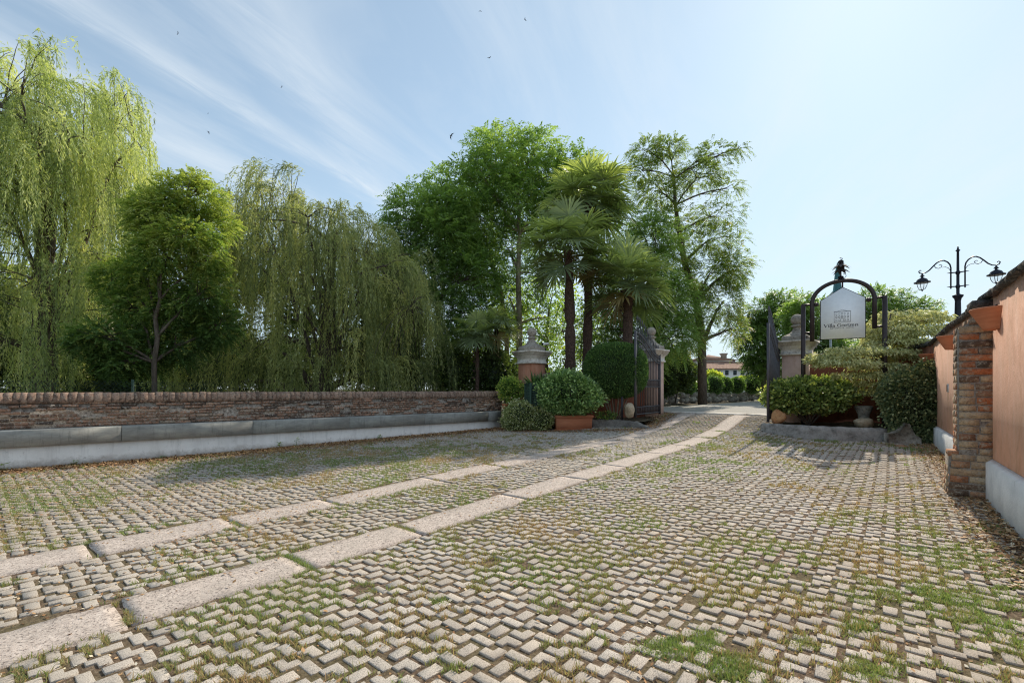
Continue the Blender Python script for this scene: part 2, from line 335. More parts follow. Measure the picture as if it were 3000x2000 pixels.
# ------------------------------------------------------------------ camera, world, sun
cam = bpy.data.cameras.new('camera'); co = bpy.data.objects.new('camera', cam); C.objects.link(co)
co.location = (0, 0, H); co.rotation_euler = (math.radians(90), 0, 0)
cam.sensor_width = 36; cam.lens = 16.0; cam.shift_y = 140 / 3000.0; cam.clip_end = 2000; cam.clip_start = .05
SC.camera = co
AZ, EL = math.radians(38), math.radians(38)
sd = Vector((math.sin(AZ) * math.cos(EL), math.cos(AZ) * math.cos(EL), math.sin(EL)))
sun = bpy.data.lights.new('sun', 'SUN'); so = bpy.data.objects.new('sun', sun); C.objects.link(so)
sun.energy = 5.0; sun.angle = math.radians(.5); sun.color = (1, .91, .76)
so.rotation_euler = sd.to_track_quat('Z', 'Y').to_euler(); so.location = (20, 20, 30)
W = bpy.data.worlds.new('World'); SC.world = W; W.use_nodes = True
wt = W.node_tree; wt.nodes.clear()
class WT(NT):
    def __init__(s): s.t = wt
w = WT()
sky = w.n('ShaderNodeTexSky', sky_type='NISHITA', sun_disc=False); sky.sun_elevation = EL; sky.sun_rotation = AZ
sky.altitude = 0; sky.air_density = 1.0; sky.dust_density = .25; sky.ozone_density = 1.3
tc = w.n('ShaderNodeTexCoord'); sp = w.n('ShaderNodeSeparateXYZ'); w.l(tc.outputs['Generated'], sp.inputs[0])
zc = w.math('MAXIMUM', sp.outputs[2], .03)
px = w.math('DIVIDE', sp.outputs[0], zc); py = w.math('DIVIDE', sp.outputs[1], zc)
ax_ = w.math('ADD', w.math('MULTIPLY', px, .36), w.math('MULTIPLY', py, .93)); tx = w.math('SUBTRACT', w.math('MULTIPLY', px, .93), w.math('MULTIPLY', py, .36))
cmb = w.n('ShaderNodeCombineXYZ'); w.l(w.math('MULTIPLY', ax_, .55), cmb.inputs[0]); w.l(w.math('MULTIPLY', tx, 2.0), cmb.inputs[1])
n1 = w.noise(cmb.outputs[0], 1.1, 7, .62, .6)
cmb2 = w.n('ShaderNodeCombineXYZ'); w.l(w.math('MULTIPLY', ax_, 2.2), cmb2.inputs[0]); w.l(w.math('MULTIPLY', tx, 9.0), cmb2.inputs[1])
n2 = w.noise(cmb2.outputs[0], 1.5, 6, .65, .8)
wig = w.math('MULTIPLY', w.math('SUBTRACT', n2, .5), .16)
def streak(coord, c, wd, k):
    d = w.math('DIVIDE', w.math('ADD', w.math('SUBTRACT', coord, c), wig), wd)
    g = w.math('POWER', 2.718, w.math('MULTIPLY', w.math('MULTIPLY', d, d), -1.0)); return w.math('MULTIPLY', g, k)
band = w.math('MULTIPLY', w.ramp(n2, [(.3, (.35, .35, .35)), (.65, (1, 1, 1))]), 1.0)
fade = w.math('MULTIPLY', w.ramp(ax_, [(0, (0, 0, 0)), (.55, (0, 0, 0))]), 0.0)
s1 = w.math('MULTIPLY', streak(tx, -1.475, .06, .36), band)
s2 = w.math('MULTIPLY', streak(px, -.64, .12, .30), band)
s3 = w.math('MULTIPLY', streak(tx, -1.95, .16, .28), band)
cl = w.math('ADD', w.math('ADD', s1, s2), w.math('ADD', s3, w.math('MULTIPLY', w.ramp(n1, [(.42, (0, 0, 0)), (.75, (1, 1, 1))]), .42)))
cl = w.math('MINIMUM', cl, .8)
haze = w.math('POWER', 2.718, w.math('MULTIPLY', zc, -3.6))
# milky brightening around the sun side
sdx = w.math('ADD', w.math('MULTIPLY', sp.outputs[0], sd.x), w.math('ADD', w.math('MULTIPLY', sp.outputs[1], sd.y), w.math('MULTIPLY', sp.outputs[2], sd.z)))
glow = w.math('POWER', w.math('MAXIMUM', sdx, 0.0), 2.5)
wr = w.math('MULTIPLY', w.math('MAXIMUM', w.math('ADD', sp.outputs[0], .1), 0.0), .22); hz = w.math('ADD', wr, w.math('ADD', w.math('ADD', w.math('MULTIPLY', haze, .62), .2), w.math('MULTIPLY', glow, .2), True), True)
skc = w.mix(1.0, sky.outputs[0], (.93, 1.07, 1.04), 'MULTIPLY'); col = w.mix(hz, skc, (5.0, 5.95, 6.6)); col = w.mix(cl, col, (5.7, 6.2, 6.6))
bg = w.n('ShaderNodeBackground'); w.l(col, bg.inputs[0]); bg.inputs[1].default_value = .15
wo = w.n('ShaderNodeOutputWorld'); w.l(bg.outputs[0], wo.inputs[0])
SC.view_settings.view_transform = 'Standard'; SC.view_settings.look = 'None'; SC.view_settings.exposure = 0
SC.render.engine = 'CYCLES'; SC.cycles.use_denoising = True; SC.cycles.denoising_prefilter = 'NONE'; SC.cycles.filter_width = 1.15
SC.cycles.max_bounces = 6; SC.cycles.transparent_max_bounces = 12; SC.cycles.diffuse_bounces = 4; SC.cycles.transmission_bounces = 4

# ------------------------------------------------------------------ ground
def inpoly(x, y, poly):
    x = np.asarray(x); y = np.asarray(y); r = np.zeros(x.shape, bool); n = len(poly)
    for i in range(n):
        x0, y0 = poly[i]; x1, y1 = poly[(i + 1) % n]
        c = ((y0 > y) != (y1 > y)) & (x < (x1 - x0) * (y - y0) / (y1 - y0 + 1e-12) + x0); r ^= c
    return r
def grid_axis(lo, hi, fine0, fine1, st):
    a = list(np.arange(fine0, fine1 + 1e-6, st)); s = st; x = fine1
    while x < hi: s *= 1.35; x += s; a.append(x)
    s = st; x = fine0
    while x > lo: s *= 1.35; x -= s; a.insert(0, x)
    return np.array(a)
gx = grid_axis(-900, 900, -14, 16, .4); gy = grid_axis(-60, 1500, -1, 28, .4)
X, Y = np.meshgrid(gx, gy, indexing='ij'); Z = ground(X, Y) - .028
ny = len(gy); i, j = np.meshgrid(np.arange(len(gx) - 1), np.arange(ny - 1), indexing='ij')
Q = np.stack([i * ny + j, (i + 1) * ny + j, (i + 1) * ny + j + 1, i * ny + j + 1], -1).reshape(-1, 4)
m = MB(); m.quads(np.stack([X, Y, Z], -1).reshape(-1, 3), Q); o = m.build('ground', M['earth'], smooth=True); tag(o, None, None, None, 'structure')

WL0 = np.array([-7.5, 6.67]); WL1 = np.array([-.29, 12.75]); wd = norm(WL1 - WL0); wn = np.array([wd[1], -wd[0]])   # left wall, wn faces the yard
RW0 = np.array([4.07, 3.62]); rd = norm(np.array([.625, .781])); rn = np.array([-rd[1], rd[0]])                          # right wall, rn faces the yard
RWend = np.array([8.28, 8.89])
lot = [tuple(WL0 - wd * 8), tuple(WL1), (.3, 12.3), (1.0, 12.1), (1.9, 12.0), (2.5, 11.95), (3.0, 11.8), (3.35, 11.5), (4.72, 13.72), (7.2, 11.62), (5.75, 10.3), (6.2, 9.75), (6.75, 9.47), (7.68, 9.33), tuple(RWend), tuple(RW0 - rd * 5), (-1, -1.5), (-14, -1.5)]
def sheet(poly, dz, mat, name, st=.3):
    xs = [p[0] for p in poly]; ys = [p[1] for p in poly]
    gx = np.arange(min(xs), max(xs) + st, st); gy = np.arange(min(ys), max(ys) + st, st)
    X, Y = np.meshgrid(gx, gy, indexing='ij'); ny = len(gy)
    i, j = np.meshgrid(np.arange(len(gx) - 1), np.arange(ny - 1), indexing='ij')
    keep = inpoly(gx[i] + st / 2, gy[j] + st / 2, poly)
    Q = np.stack([i * ny + j, (i + 1) * ny + j, (i + 1) * ny + j + 1, i * ny + j + 1], -1)[keep]
    m = MB(); m.quads(np.stack([X, Y, ground(X, Y) + dz], -1).reshape(-1, 3), Q); o = m.build(name, mat, smooth=True)
    tag(o, None, None, None, 'structure'); return o
sheet(lot, .003, M['soil'], 'driveway_ground', .15)
road = [(4.75, 13.95), (2.0, 15.2), (1.0, 16.8), (4.2, 16.3), (5.9, 17.0), (9.5, 20.2), (14.3, 25.4), (30, 40), (40, 36), (14, 13), (7.25, 11.8)]
sheet(road, .004, M['road'], 'road', .25)

# pavers: square, bar and two stepped stones repeating on a 0.22 x 0.234 cell
PP, PQ = .211, .211
def rect(p0, p1, q0, q1): return [(p0, q0), (p1, q0), (p1, q1), (p0, q1)]
SCL = 1.0
shapes = [((0, 0), rect(-.031, .031, -.050, .050)),
          ((0, PQ * .5), rect(-.058, .058, -.026, .026)),
          ((PP * .5, PQ * .26), [(-.048, -.042), (.048, -.042), (.048, .045), (.0, .045), (.0, .006), (-.048, .006)]),
          ((PP * .5, PQ * .76), [(-.048, -.042), (.0, -.042), (.0, -.006), (.048, -.006), (.048, .042), (-.048, .042)])]
shapes = [(c_, [(x_ * SCL, y_ * SCL) for x_, y_ in pl_]) for c_, pl_ in shapes]
strips = [(-3.33, -2.95), (-4.77, -4.37)]
pq = [(a, b) for a in np.arange(-14, 9, PP) for b in np.arange(-3, 14, PQ)]
pq = np.array(pq); BS = 2 * PP
def blk(p, q): return np.floor((np.asarray(p) + 14) / BS).astype(int), np.floor((np.asarray(q) + 3) / BS).astype(int)
def turned(i, j):
    h = np.abs(np.sin(i * 12.9898 + j * 78.233) * 43758.5453) % 1.0; pc_ = -14 + (i + .5) * BS
    return pc_ < -3.0 + h * 0
m = MB(); pieces = []
for ci in (0, 1):
    for cj in (0, 1):
        for (cp, cq), poly in shapes:
            pl_ = np.array(poly) + [cp + .25 * PP + ci * PP, cq + .16 * PQ + cj * PQ]
            if np.ptp(pl_[:, 1]) < .03: continue
            pieces.append(pl_)
nbp, nbq = int(23 / BS), int(17 / BS); BI, BJ = np.meshgrid(np.arange(nbp), np.arange(nbq), indexing='ij'); BI = BI.ravel(); BJ = BJ.ravel()
def allowed(p, q):
    x, y = xy(p, q); ok = inpoly(x, y, lot) & (np.abs(x) < 1.3 * y + 1.6) & (y > .9) & (q < 13.45)
    dist = (x - WL0[0]) * wn[0] + (y - WL0[1]) * wn[1]; ok &= dist > .12
    dr = (x - RW0[0]) * rn[0] + (y - RW0[1]) * rn[1]; ok &= dr > .1
    for a, b in strips: ok &= ~((p > a - .034) & (p < b + .034))
    return ok
for pl_, tt in [(a_, b_) for a_ in pieces for b_ in (False, True)]:
    poly = np.array(pl_)[:, ::-1][::-1] if tt else np.array(pl_); cc_ = (poly.min(0) + poly.max(0)) / 2; poly = poly - cc_; n = len(poly)
    selb = turned(BI, BJ) == tt
    P0 = -14 + BI[selb] * BS + cc_[0]; Q0 = -3 + BJ[selb] * BS + cc_[1]; k = allowed(P0, Q0); P0 = P0[k]; Q0 = Q0[k]; N = len(P0)
    k = R.rand(N) > .012; P0 = P0[k]; Q0 = Q0[k]; N = len(P0)
    P0 = P0 + .03 * (fbm(Q0, P0, .5, 9) - .5) + R.normal(0, .0025, N); Q0 = Q0 + .03 * (fbm(P0, Q0, .5, 4) - .5) + R.normal(0, .0025, N)
    rot = R.normal(0, .022, N) + .05 * (fbm(P0, Q0, .4, 2) - .5)
    # offset (mitre) for the chamfer
    e = np.roll(poly, -1, 0) - poly; e = e / np.linalg.norm(e, axis=1)[:, None]; nr = np.stack([e[:, 1], -e[:, 0]], 1)
    area = .5 * np.sum(poly[:, 0] * np.roll(poly[:, 1], -1) - np.roll(poly[:, 0], -1) * poly[:, 1])
    if area < 0: nr = -nr
    off = nr + np.roll(nr, 1, 0)
    rings = [(poly, -.03, 0), (poly - off * .0005, -.005, 0), (poly - off * .0018, -.0014, 0), (poly - off * .0045, 0, 0)]
    zt = ground(*xy(P0, Q0)) + .0165 + R.normal(0, .0017, N) - .0055 + .006 * (fbm(P0, Q0, .9, 6) - .5); tilt = R.normal(0, .008, (N, 2))
    V = []
    for ring, dz, _ in rings:
        lp = ring[:, 0][None] + R.normal(0, .0012, (N, n)); lq = ring[:, 1][None] + R.normal(0, .0012, (N, n))
        a = P0[:, None] + lp * np.cos(rot)[:, None] - lq * np.sin(rot)[:, None]; b = Q0[:, None] + lp * np.sin(rot)[:, None] + lq * np.cos(rot)[:, None]
        x, y = xy(a, b); V.append(np.stack([x, y, zt[:, None] + dz + tilt[:, :1] * lp + tilt[:, 1:] * lq], -1))
    V = np.concatenate(V, 1)  # N, 4n, 3
    base = np.arange(N)[:, None, None] * (4 * n); jj = np.arange(n); kk = (jj + 1) % n
    qs = []
    for r_ in range(3): qs.append(np.stack([r_ * n + jj, r_ * n + kk, (r_ + 1) * n + kk, (r_ + 1) * n + jj], -1))
    qs = np.concatenate(qs)[:, ::-1]   # across/along axes are left-handed
    var = np.clip(.5 + R.normal(0, .2, N) + .9 * (fbm(P0, Q0, .35, 1) - .5), 0, 1)
    if n == 4: tops = np.array([[3 * n + t for t in (3, 2, 1, 0)]])
    else:   # split the step shape at its inner corner
        cr = [np.cross(poly[t] - poly[t - 1], poly[(t + 1) % 6] - poly[t]) for t in range(6)]; rf = int(np.argmin(cr)); o_ = lambda *a: [18 + (rf + t) % 6 for t in a][::-1]
        tops = np.array([o_(0, 1, 2, 3), o_(0, 3, 4, 5)])
    qs = np.concatenate([qs, tops]); FQ = (base + qs[None]).reshape(-1, 4)
    m.quads(V.reshape(-1, 3), FQ, np.repeat(var, len(qs)))
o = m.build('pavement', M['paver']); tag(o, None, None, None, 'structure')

# granite wheel-track slabs
m = MB(); seam_q = []
def slab(p0, p1, q0, q1, dz=.011):
    nu, nv = 5, max(8, int((q1 - q0) / .06)); pw = np.linspace(p0, p1, nu); qw = np.linspace(q0, q1, nv)
    Pm, Qm = np.meshgrid(pw, qw, indexing='ij'); edge = np.zeros_like(Pm)
    jp = R.normal(0, .007, Pm.shape) + .012 * (fbm(Qm, Pm, 5, 2) - .5); jq = R.normal(0, .006, Pm.shape)
    x, y = xy(Pm + jp, Qm + jq); z = ground(x, y) + dz + .004 * fbm(x, y, 9)
    top = np.stack([x, y, z], -1); bn = nu * nv
    i, j = np.meshgrid(np.arange(nu - 1), np.arange(nv - 1), indexing='ij')
    Qd = np.stack([i * nv + j, i * nv + j + 1, (i + 1) * nv + j + 1, (i + 1) * nv + j], -1).reshape(-1, 4)
    low = top.copy(); low[..., 2] -= .03; V = np.concatenate([top.reshape(-1, 3), low.reshape(-1, 3)])
    ring = [a * nv for a in range(nu)] + [(nu - 1) * nv + b for b in range(1, nv)] + [a * nv + nv - 1 for a in range(nu - 2, -1, -1)] + [b for b in range(nv - 2, 0, -1)]
    S = [(ring[k], ring[(k + 1) % len(ring)], ring[(k + 1) % len(ring)] + bn, ring[k] + bn) for k in range(len(ring))]
    m.quads(V, np.concatenate([Qd, np.array(S)]))
for (a, b), q in zip(strips, (-.12, -.2)):
    lens = [.95, .9, 1.05, 1.25, 1.0, 1.4, 1.2, 1.1, 1.5, 1.2, 1.3, 1.0, 1.9]; k = 0
    q = -2.2 if a < -4 else -2.25
    while q < 13.35:
        L = lens[k % len(lens)] if q > 2 else .93; L = min(L, 13.4 - q)
        dp = R.normal(0, .012)
        if L > .2: slab(a + dp - .01, b + dp + .01, q, q + L - .03); seam_q.append((a, b, q + L - .015))
        q += L; k += 1
o = m.build('stone_path', M['slab'], smooth=False); tag(o, None, None, None, 'structure')
m = MB()
for a, b in ((-5.35, -4.2), (-4.17, -3.1), (-3.07, -1.75)):
    _m = m; strips_ = None
    slab(a, b, 13.5, 13.82, .024)
o = m.build('threshold_path', M['capstone']); tag(o, None, None, None, 'structure')

# grass in the joints, from an occupancy map of the cell
g = 120; aa = (np.arange(g) + .5) / g * BS; GA, GB = np.meshgrid(aa, aa, indexing='ij'); occ = np.zeros((g, g), bool)
for pl_ in pieces:
    for dp in (-BS, 0, BS):
        for dq in (-BS, 0, BS): occ |= inpoly(GA, GB, pl_ + [dp, dq])
fr = np.argwhere(~occ)
def free_points(n):
    c = R.randint(0, len(BI), n); f = fr[R.randint(0, len(fr), n)]; i_, j_ = BI[c], BJ[c]; f = np.where(turned(i_, j_)[:, None], f[:, ::-1], f)
    return -14 + i_ * BS + (f[:, 0] + R.rand(n)) / g * BS, -3 + j_ * BS + (f[:, 1] + R.rand(n)) / g * BS
def blades(m, x, y, z, h, wdt, var, lean=.6):
    n = len(x); th = rnd(0, 2 * math.pi, n); le = lean * R.rand(n) ** .7; d = np.stack([np.cos(th) * le, np.sin(th) * le, np.ones(n)], -1); d = norm(d) * h[:, None]
    ph = rnd(0, 2 * math.pi, n); s = np.stack([np.cos(ph), np.sin(ph), np.zeros(n)], -1) * wdt[:, None] * .5; P = np.stack([x, y, z], -1)
    mid = P + d * .55; tip = P + d; tip[:, 2] -= h * .25 * le
    m.quads(np.stack([P - s, P + s, mid + s * .8, mid - s * .8], 1).reshape(-1, 3), np.arange(4 * n).reshape(-1, 4), var)
    m.quads(np.stack([mid - s * .8, mid + s * .8, tip + s * .1, tip - s * .1], 1).reshape(-1, 3), np.arange(4 * n).reshape(-1, 4), var)
m = MB(); p, q = free_points(2600000); k = allowed(p, q); p = p[k]; q = q[k]
for a_, b_, q_ in seam_q:
    n = 500; pe = rnd(a_, b_, n); qe = q_ + R.normal(0, .012, n); kk = xy(pe, qe)[1] > .9; p = np.concatenate([p, pe[kk]]); q = np.concatenate([q, qe[kk]])
for a_, b_ in strips:
    n = 16000; qe = rnd(-2, 13, n); pe = np.where(R.rand(n) < .5, a_ - .022, b_ + .022) + R.normal(0, .010, n); kk = (vnoise(qe, pe * 9, 6, 3) > .5) & (np.abs(xy(pe, qe)[0]) < 1.3 * xy(pe, qe)[1] + 1.6) & (xy(pe, qe)[1] > .9); p = np.concatenate([p, pe[kk]]); q = np.concatenate([q, qe[kk]]); x, y = xy(p, q)
cell = R.rand(4096)[((np.floor(p / PP * 2).astype(int) * 131 + np.floor(q / PQ * 2).astype(int) * 7) % 4096)]
dens = .27 + 1.3 * (fbm(x, y, .55, 3) - .45) + 1.3 * (fbm(x, y, 3.0, 8) - .5) + .22 * sstep(-2, -6, x) + .12 * sstep(.5, 3, x) - .3 * sstep(8, 11, y) - .22 * sstep(3.5, 6, y) * sstep(-1.5, .5, x)
dens = np.clip(dens, 0, 1); near = np.clip(3.2 / np.maximum(y, 1.5), .25, 1)
keep = (cell < dens * 1.05) & (R.rand(len(x)) < near); x = x[keep]; y = y[keep]; n = len(x)
dist = np.clip(y / 4, 1, 3)
vr = np.clip(.44 + R.normal(0, .24, n) + 1.5 * (fbm(x, y, 1.4, 7) - .52), 0, 1)
blades(m, x, y, ground(x, y) + .004, rnd(.018, .046, n) * (.8 + .2 * dist), rnd(.0025, .005, n) * dist, vr, 1.0)
# lusher patches
patches = [(2700, 1745, 210, 36), (2870, 1790, 120, 30), (2560, 1690, 60, 14), (2730, 1515, 55, 12), (2740, 1560, 70, 12), (2745, 1620, 60, 16), (2740, 1360, 45, 8), (2650, 1365, 30, 5), (2070, 1860, 40, 22), (1980, 1880, 90, 22), (2150, 1935, 60, 26), (2560, 1930, 70, 30), (2510, 1830, 45, 16),
           (2470, 1395, 40, 8), (2500, 1420, 25, 8), (2640, 1600, 50, 12), (2600, 1480, 45, 10), (1280, 1745, 30, 10), (560, 1900, 50, 10), (120, 1580, 60, 12), (1130, 1340, 60, 8), (880, 1345, 50, 6), (700, 1380, 40, 6), (2920, 1890, 70, 25), (2380, 1870, 60, 14), (2780, 1660, 70, 14), (2870, 1640, 50, 8)]
for (u, v, ru, rv) in patches:
    yc = F * (H - .03) / (v - HZ); yr = F * H / (v - HZ - rv) - F * H / (v - HZ); n = int(min(26000, 2600 * ru * rv / 2400 * 1.5))
    a = R.normal(0, .6, (n, 2)); uu = u + a[:, 0] * ru; y = yc + a[:, 1] * abs(yr) * 1.2; x = (uu - 1500) / F * y
    ok = (fbm(x, y, 9, 4) + .25 * (fbm(x, y, 30, 2) - .5) > .48) & (((x - RW0[0]) * rn[0] + (y - RW0[1]) * rn[1]) > .06); x = x[ok]; y = y[ok]; n = len(x)
    vr = np.clip(.62 + R.normal(0, .2, n) + .9 * (fbm(x, y, 5, 7) - .5), 0, 1)
    blades(m, x, y, ground(x, y) + .0, rnd(.014, .036, n), rnd(.0025, .005, n) * np.clip(y / 4, 1, 3), vr, 1.2)
o = m.build('joint_grass', M['grass']); tag(o, 'short green and straw coloured grass growing in the paving joints', 'grass', None, 'stuff')
# gravel crumbs and dead leaves
m = MB(); p, q = free_points(90000); k = allowed(p, q); p = p[k]; q = q[k]; x, y = xy(p, q)
k = R.rand(len(x)) < np.clip(4 / np.maximum(y, 1), 0.3, 1); x = x[k]; y = y[k]
def flat_leaves(m, x, y, z, s0, s1, v0, v1, tilt=.35):
    n = len(x); th = rnd(0, 2 * math.pi, n); D = np.stack([np.cos(th), np.sin(th), R.normal(0, tilt, n)], -1)
    up = np.stack([R.normal(0, tilt, n), R.normal(0, tilt, n), np.ones(n)], -1); L = rnd(s0, s1, n)
    m.leaves(np.stack([x, y, z], -1), D, L, L * rnd(.35, .75, n), rnd(v0, v1, n), up)
flat_leaves(m, x, y, ground(x, y) + .008, .008, .028, 0, 1)
n = 110000; x = rnd(-9, 1.5, n); y = rnd(2.2, 12, n); kk = inpoly(x, y, lot) & (np.abs(x) < 1.2 * y + .5); d_ = (x - WL0[0]) * wn[0] + (y - WL0[1]) * wn[1]
kk &= R.rand(n) < (np.clip(fbm(x, y, .8, 6) * 2.2 - .75, 0, 1) * np.clip(1.25 - d_ / 6, .12, 1)); x = x[kk]; y = y[kk]
flat_leaves(m, x, y, ground(x, y) + .019, .012, .034, .25, .9, .2)
n = 26000; t = rnd(-2.5, 9.5, n); d = .06 + np.abs(R.normal(0, .27, n)) * (.7 + .7 * vnoise(t, t * 0, 1.2, 2)); x = WL0[0] + wd[0] * t + wn[0] * d; y = WL0[1] + wd[1] * t + wn[1] * d
flat_leaves(m, x, y, ground(x, y) + rnd(.012, .032, n), .02, .055, 0, .8)
n = 5000; t = rnd(-1.5, 9.5, n); d = .06 + np.abs(R.normal(0, .75, n)); x = WL0[0] + wd[0] * t + wn[0] * d; y = WL0[1] + wd[1] * t + wn[1] * d
flat_leaves(m, x, y, ground(x, y) + .018, .015, .045, .1, .85)
n = 6000; t = rnd(-1.5, 7, n); d = .06 + np.abs(R.normal(0, .16, n)); x = RW0[0] + rd[0] * t + rn[0] * d; y = RW0[1] + rd[1] * t + rn[1] * d
flat_leaves(m, x, y, ground(x, y) + rnd(.012, .03, n), .015, .05, .1, .95)
n = 2600; t = rnd(0, 1, n); x = 3.3 + t * 1.3 + R.normal(0, .16, n); y = 11.35 + t * 2.0 + R.normal(0, .16, n); flat_leaves(m, x, y, ground(x, y) + .02, .02, .05, .3, .85)
n = 2200; t = rnd(0, 1, n); x = .0 + t * 3.2; y = 11.9 - t * .5 - np.abs(R.normal(0, .22, n)); flat_leaves(m, x, y, ground(x, y) + .02, .02, .05, .1, .8)
n = 1400; x = rnd(-6, 5, n); y = rnd(1.5, 10, n); k = inpoly(x, y, lot); x = x[k]; y = y[k]; flat_leaves(m, x, y, ground(x, y) + .02, .012, .035, .3, 1)
o = m.build('leaf_litter', M['litter']); tag(o, 'brown dry fallen leaves and crumbs scattered along the wall foot and joints', 'leaf litter', None, 'stuff')

# ------------------------------------------------------------------ left wall: brick wall with bench
def P3(t, d, z, o=WL0, a=wd, nn=wn): return np.array([o[0] + a[0] * t + nn[0] * d, o[1] + a[1] * t + nn[1] * d, z])
def extrude(m, prof, t0, t1, o, a, nn, var=.5, seg=None, zfn=None):
    "closed profile (d, z) swept along a line"
    ts = np.linspace(t0, t1, (seg or 1) + 1); n = len(prof); V = []
    for t in ts:
        zo = zfn(t) if zfn else 0
        V += [[o[0] + a[0] * t + nn[0] * d, o[1] + a[1] * t + nn[1] * d, z + zo] for d, z in prof]
    Qs = [(i * n + j, i * n + (j + 1) % n, (i + 1) * n + (j + 1) % n, (i + 1) * n + j) for i in range(len(ts) - 1) for j in range(n)]
    b = m.n; m.quads(V, Qs, var); m.poly += [[b + j for j in range(n)][::-1], [b + (len(ts) - 1) * n + j for j in range(n)]]; m.pv += [var, var]
WT0, WT1 = -8, 9.43
root = thing('brick_wall', (WL0[0], WL0[1], 0), 'long weathered brick garden wall with grey capped white bench along its foot', 'wall')
m = MB(); extrude(m, [(-.33, -.3), (-.16, -.3), (-.16, 1.0), (-.33, 1.0)], WT0, WT1, WL0, wd, wn, seg=90)
V = m.v[0]; V[:, :2] += (R.normal(0, .004, (len(V), 1)) * wn[None]); m.build('mortar_core', M['mortar'], root)
m = MB(); zc_ = .60; row = 0
while zc_ < .99:
    h = rnd(.046, .056); t = WT0 + rnd(0, .2)
    while t < WT1:
        L = rnd(.19, .27) if R.rand() > .25 else rnd(.10, .14)
        c = P3(t + L / 2, -.155 + R.normal(0, .004), 0); zj = R.normal(0, .003)
        dk = vnoise(t, zc_ * 3, 1.1, 5); top = sstep(.82, 1.0, zc_)
        va = np.clip(R.normal(.62, .2) - .6 * (dk > .62) * R.rand() - .45 * top * R.rand(), 0, 1)
        if R.rand() > .16: m.box(c, wd, wn, L / 2 - .007, .02 + R.rand() * .004, zc_ + zj, zc_ + h - .011 + zj, va, .0035)
        t += L
    zc_ += h; row += 1
m.build('brickwork', M['brick_wall'], root)
m = MB(); t = WT0
while t < WT1:
    L = rnd(.075, .11); dz = R.normal(0, .003); ins = rnd(0, .012); th = np.linspace(0, math.pi, 9)
    prof = [(-.245 + (.118 - ins * .3) * math.cos(a), 1.035 + dz + .115 * math.sin(a) ** .75) for a in th]
    prof = [(-.128 + ins * .2, .985)] + prof + [(-.365, .985)]
    extrude(m, prof[::-1], t + .001, t + L - .003, WL0, wd, wn, float(np.clip(R.normal(.5, .25), 0, 1)))
    t += L
V = np.concatenate(m.v); m.v = [V + R.uniform(-.003, .003, V.shape)]
m.build('coping', M['coping_brick'], root)
m = MB(); extrude(m, [(-.16, -.3), (-.02, -.3), (-.02, .335), (-.16, .335)], WT0, WT1 - .05, WL0, wd, wn, seg=40); m.build('bench_base', M['benchwhite'], root)
def t_at(u):   # distance along the wall foot seen at photo column u
    r = (u - 1500) / F; d = .05; ox, oy = WL0 + wn * d
    return (r * oy - ox) / (wd[0] - r * wd[1])
seams = [WT0, -5.2, -2.6, t_at(-190), t_at(357), t_at(742), t_at(1024), t_at(1246), t_at(1432), WT1 - .02]
for a, b in zip(seams[:-1], seams[1:]):
    m = MB(); e = .004; extrude(m, [(-.158, .34), (.02, .338), (.035, .345), (.05, .575 + R.normal(0, .003)), (.035, .592), (-.158, .60)], a + e, b - e, WL0, wd, wn)
    m.build('cap_segment', M['cap'], root)

# weeds at the wall foot
def weed(u, label, hgt=.16, n=10, v=None):
    t = t_at(u); c = P3(t, .09, 0); c[2] = ground(c[0], c[1])
    m = MB(); m.tube([c, c + [0.01, 0, hgt * .5], c + [.02, -.01, hgt]], [.004, .003, .002], 4, .6)
    k = np.linspace(.35, 1, n); P = c + np.outer(k, [.02, -.01, hgt]); th = rnd(0, 6.28, n)
    D = np.stack([np.cos(th), np.sin(th), rnd(-.2, .5, n)], -1); m.leaves(P, D, rnd(.06, .11, n), rnd(.03, .05, n), rnd(.6, .9, n), np.tile([0, 0, 1.], (n, 1)))
    th = rnd(0, 6.28, 12); m.leaves(np.tile(c + [0, 0, .01], (12, 1)), np.stack([np.cos(th), np.sin(th), rnd(.3, 1, 12)], -1), rnd(.05, .09, 12), .012, rnd(.3, .7, 12))
    tag(m.build('weed', M['under'], None, loc=tuple(c)), label, 'weed', 'weeds at the foot of the bench')
weed(815, 'small leafy weed at the bench foot, left one of the close pair', .13, 12)
weed(866, 'taller leafy weed at the bench foot, right one of the close pair', .19, 12)
weed(215, 'low weed hugging the white bench base near the third cap seam from left edge', .09, 10)
weed(470, 'tiny green weed sprouting by the bench foot left of the shaded paving', .07, 8)
weed(12, 'weed tuft at the bench foot on the left edge of the photo', .12, 12)
weed(1110, 'wispy grass weed at the bench foot below the cap seam nearest the shrubs', .1, 10)

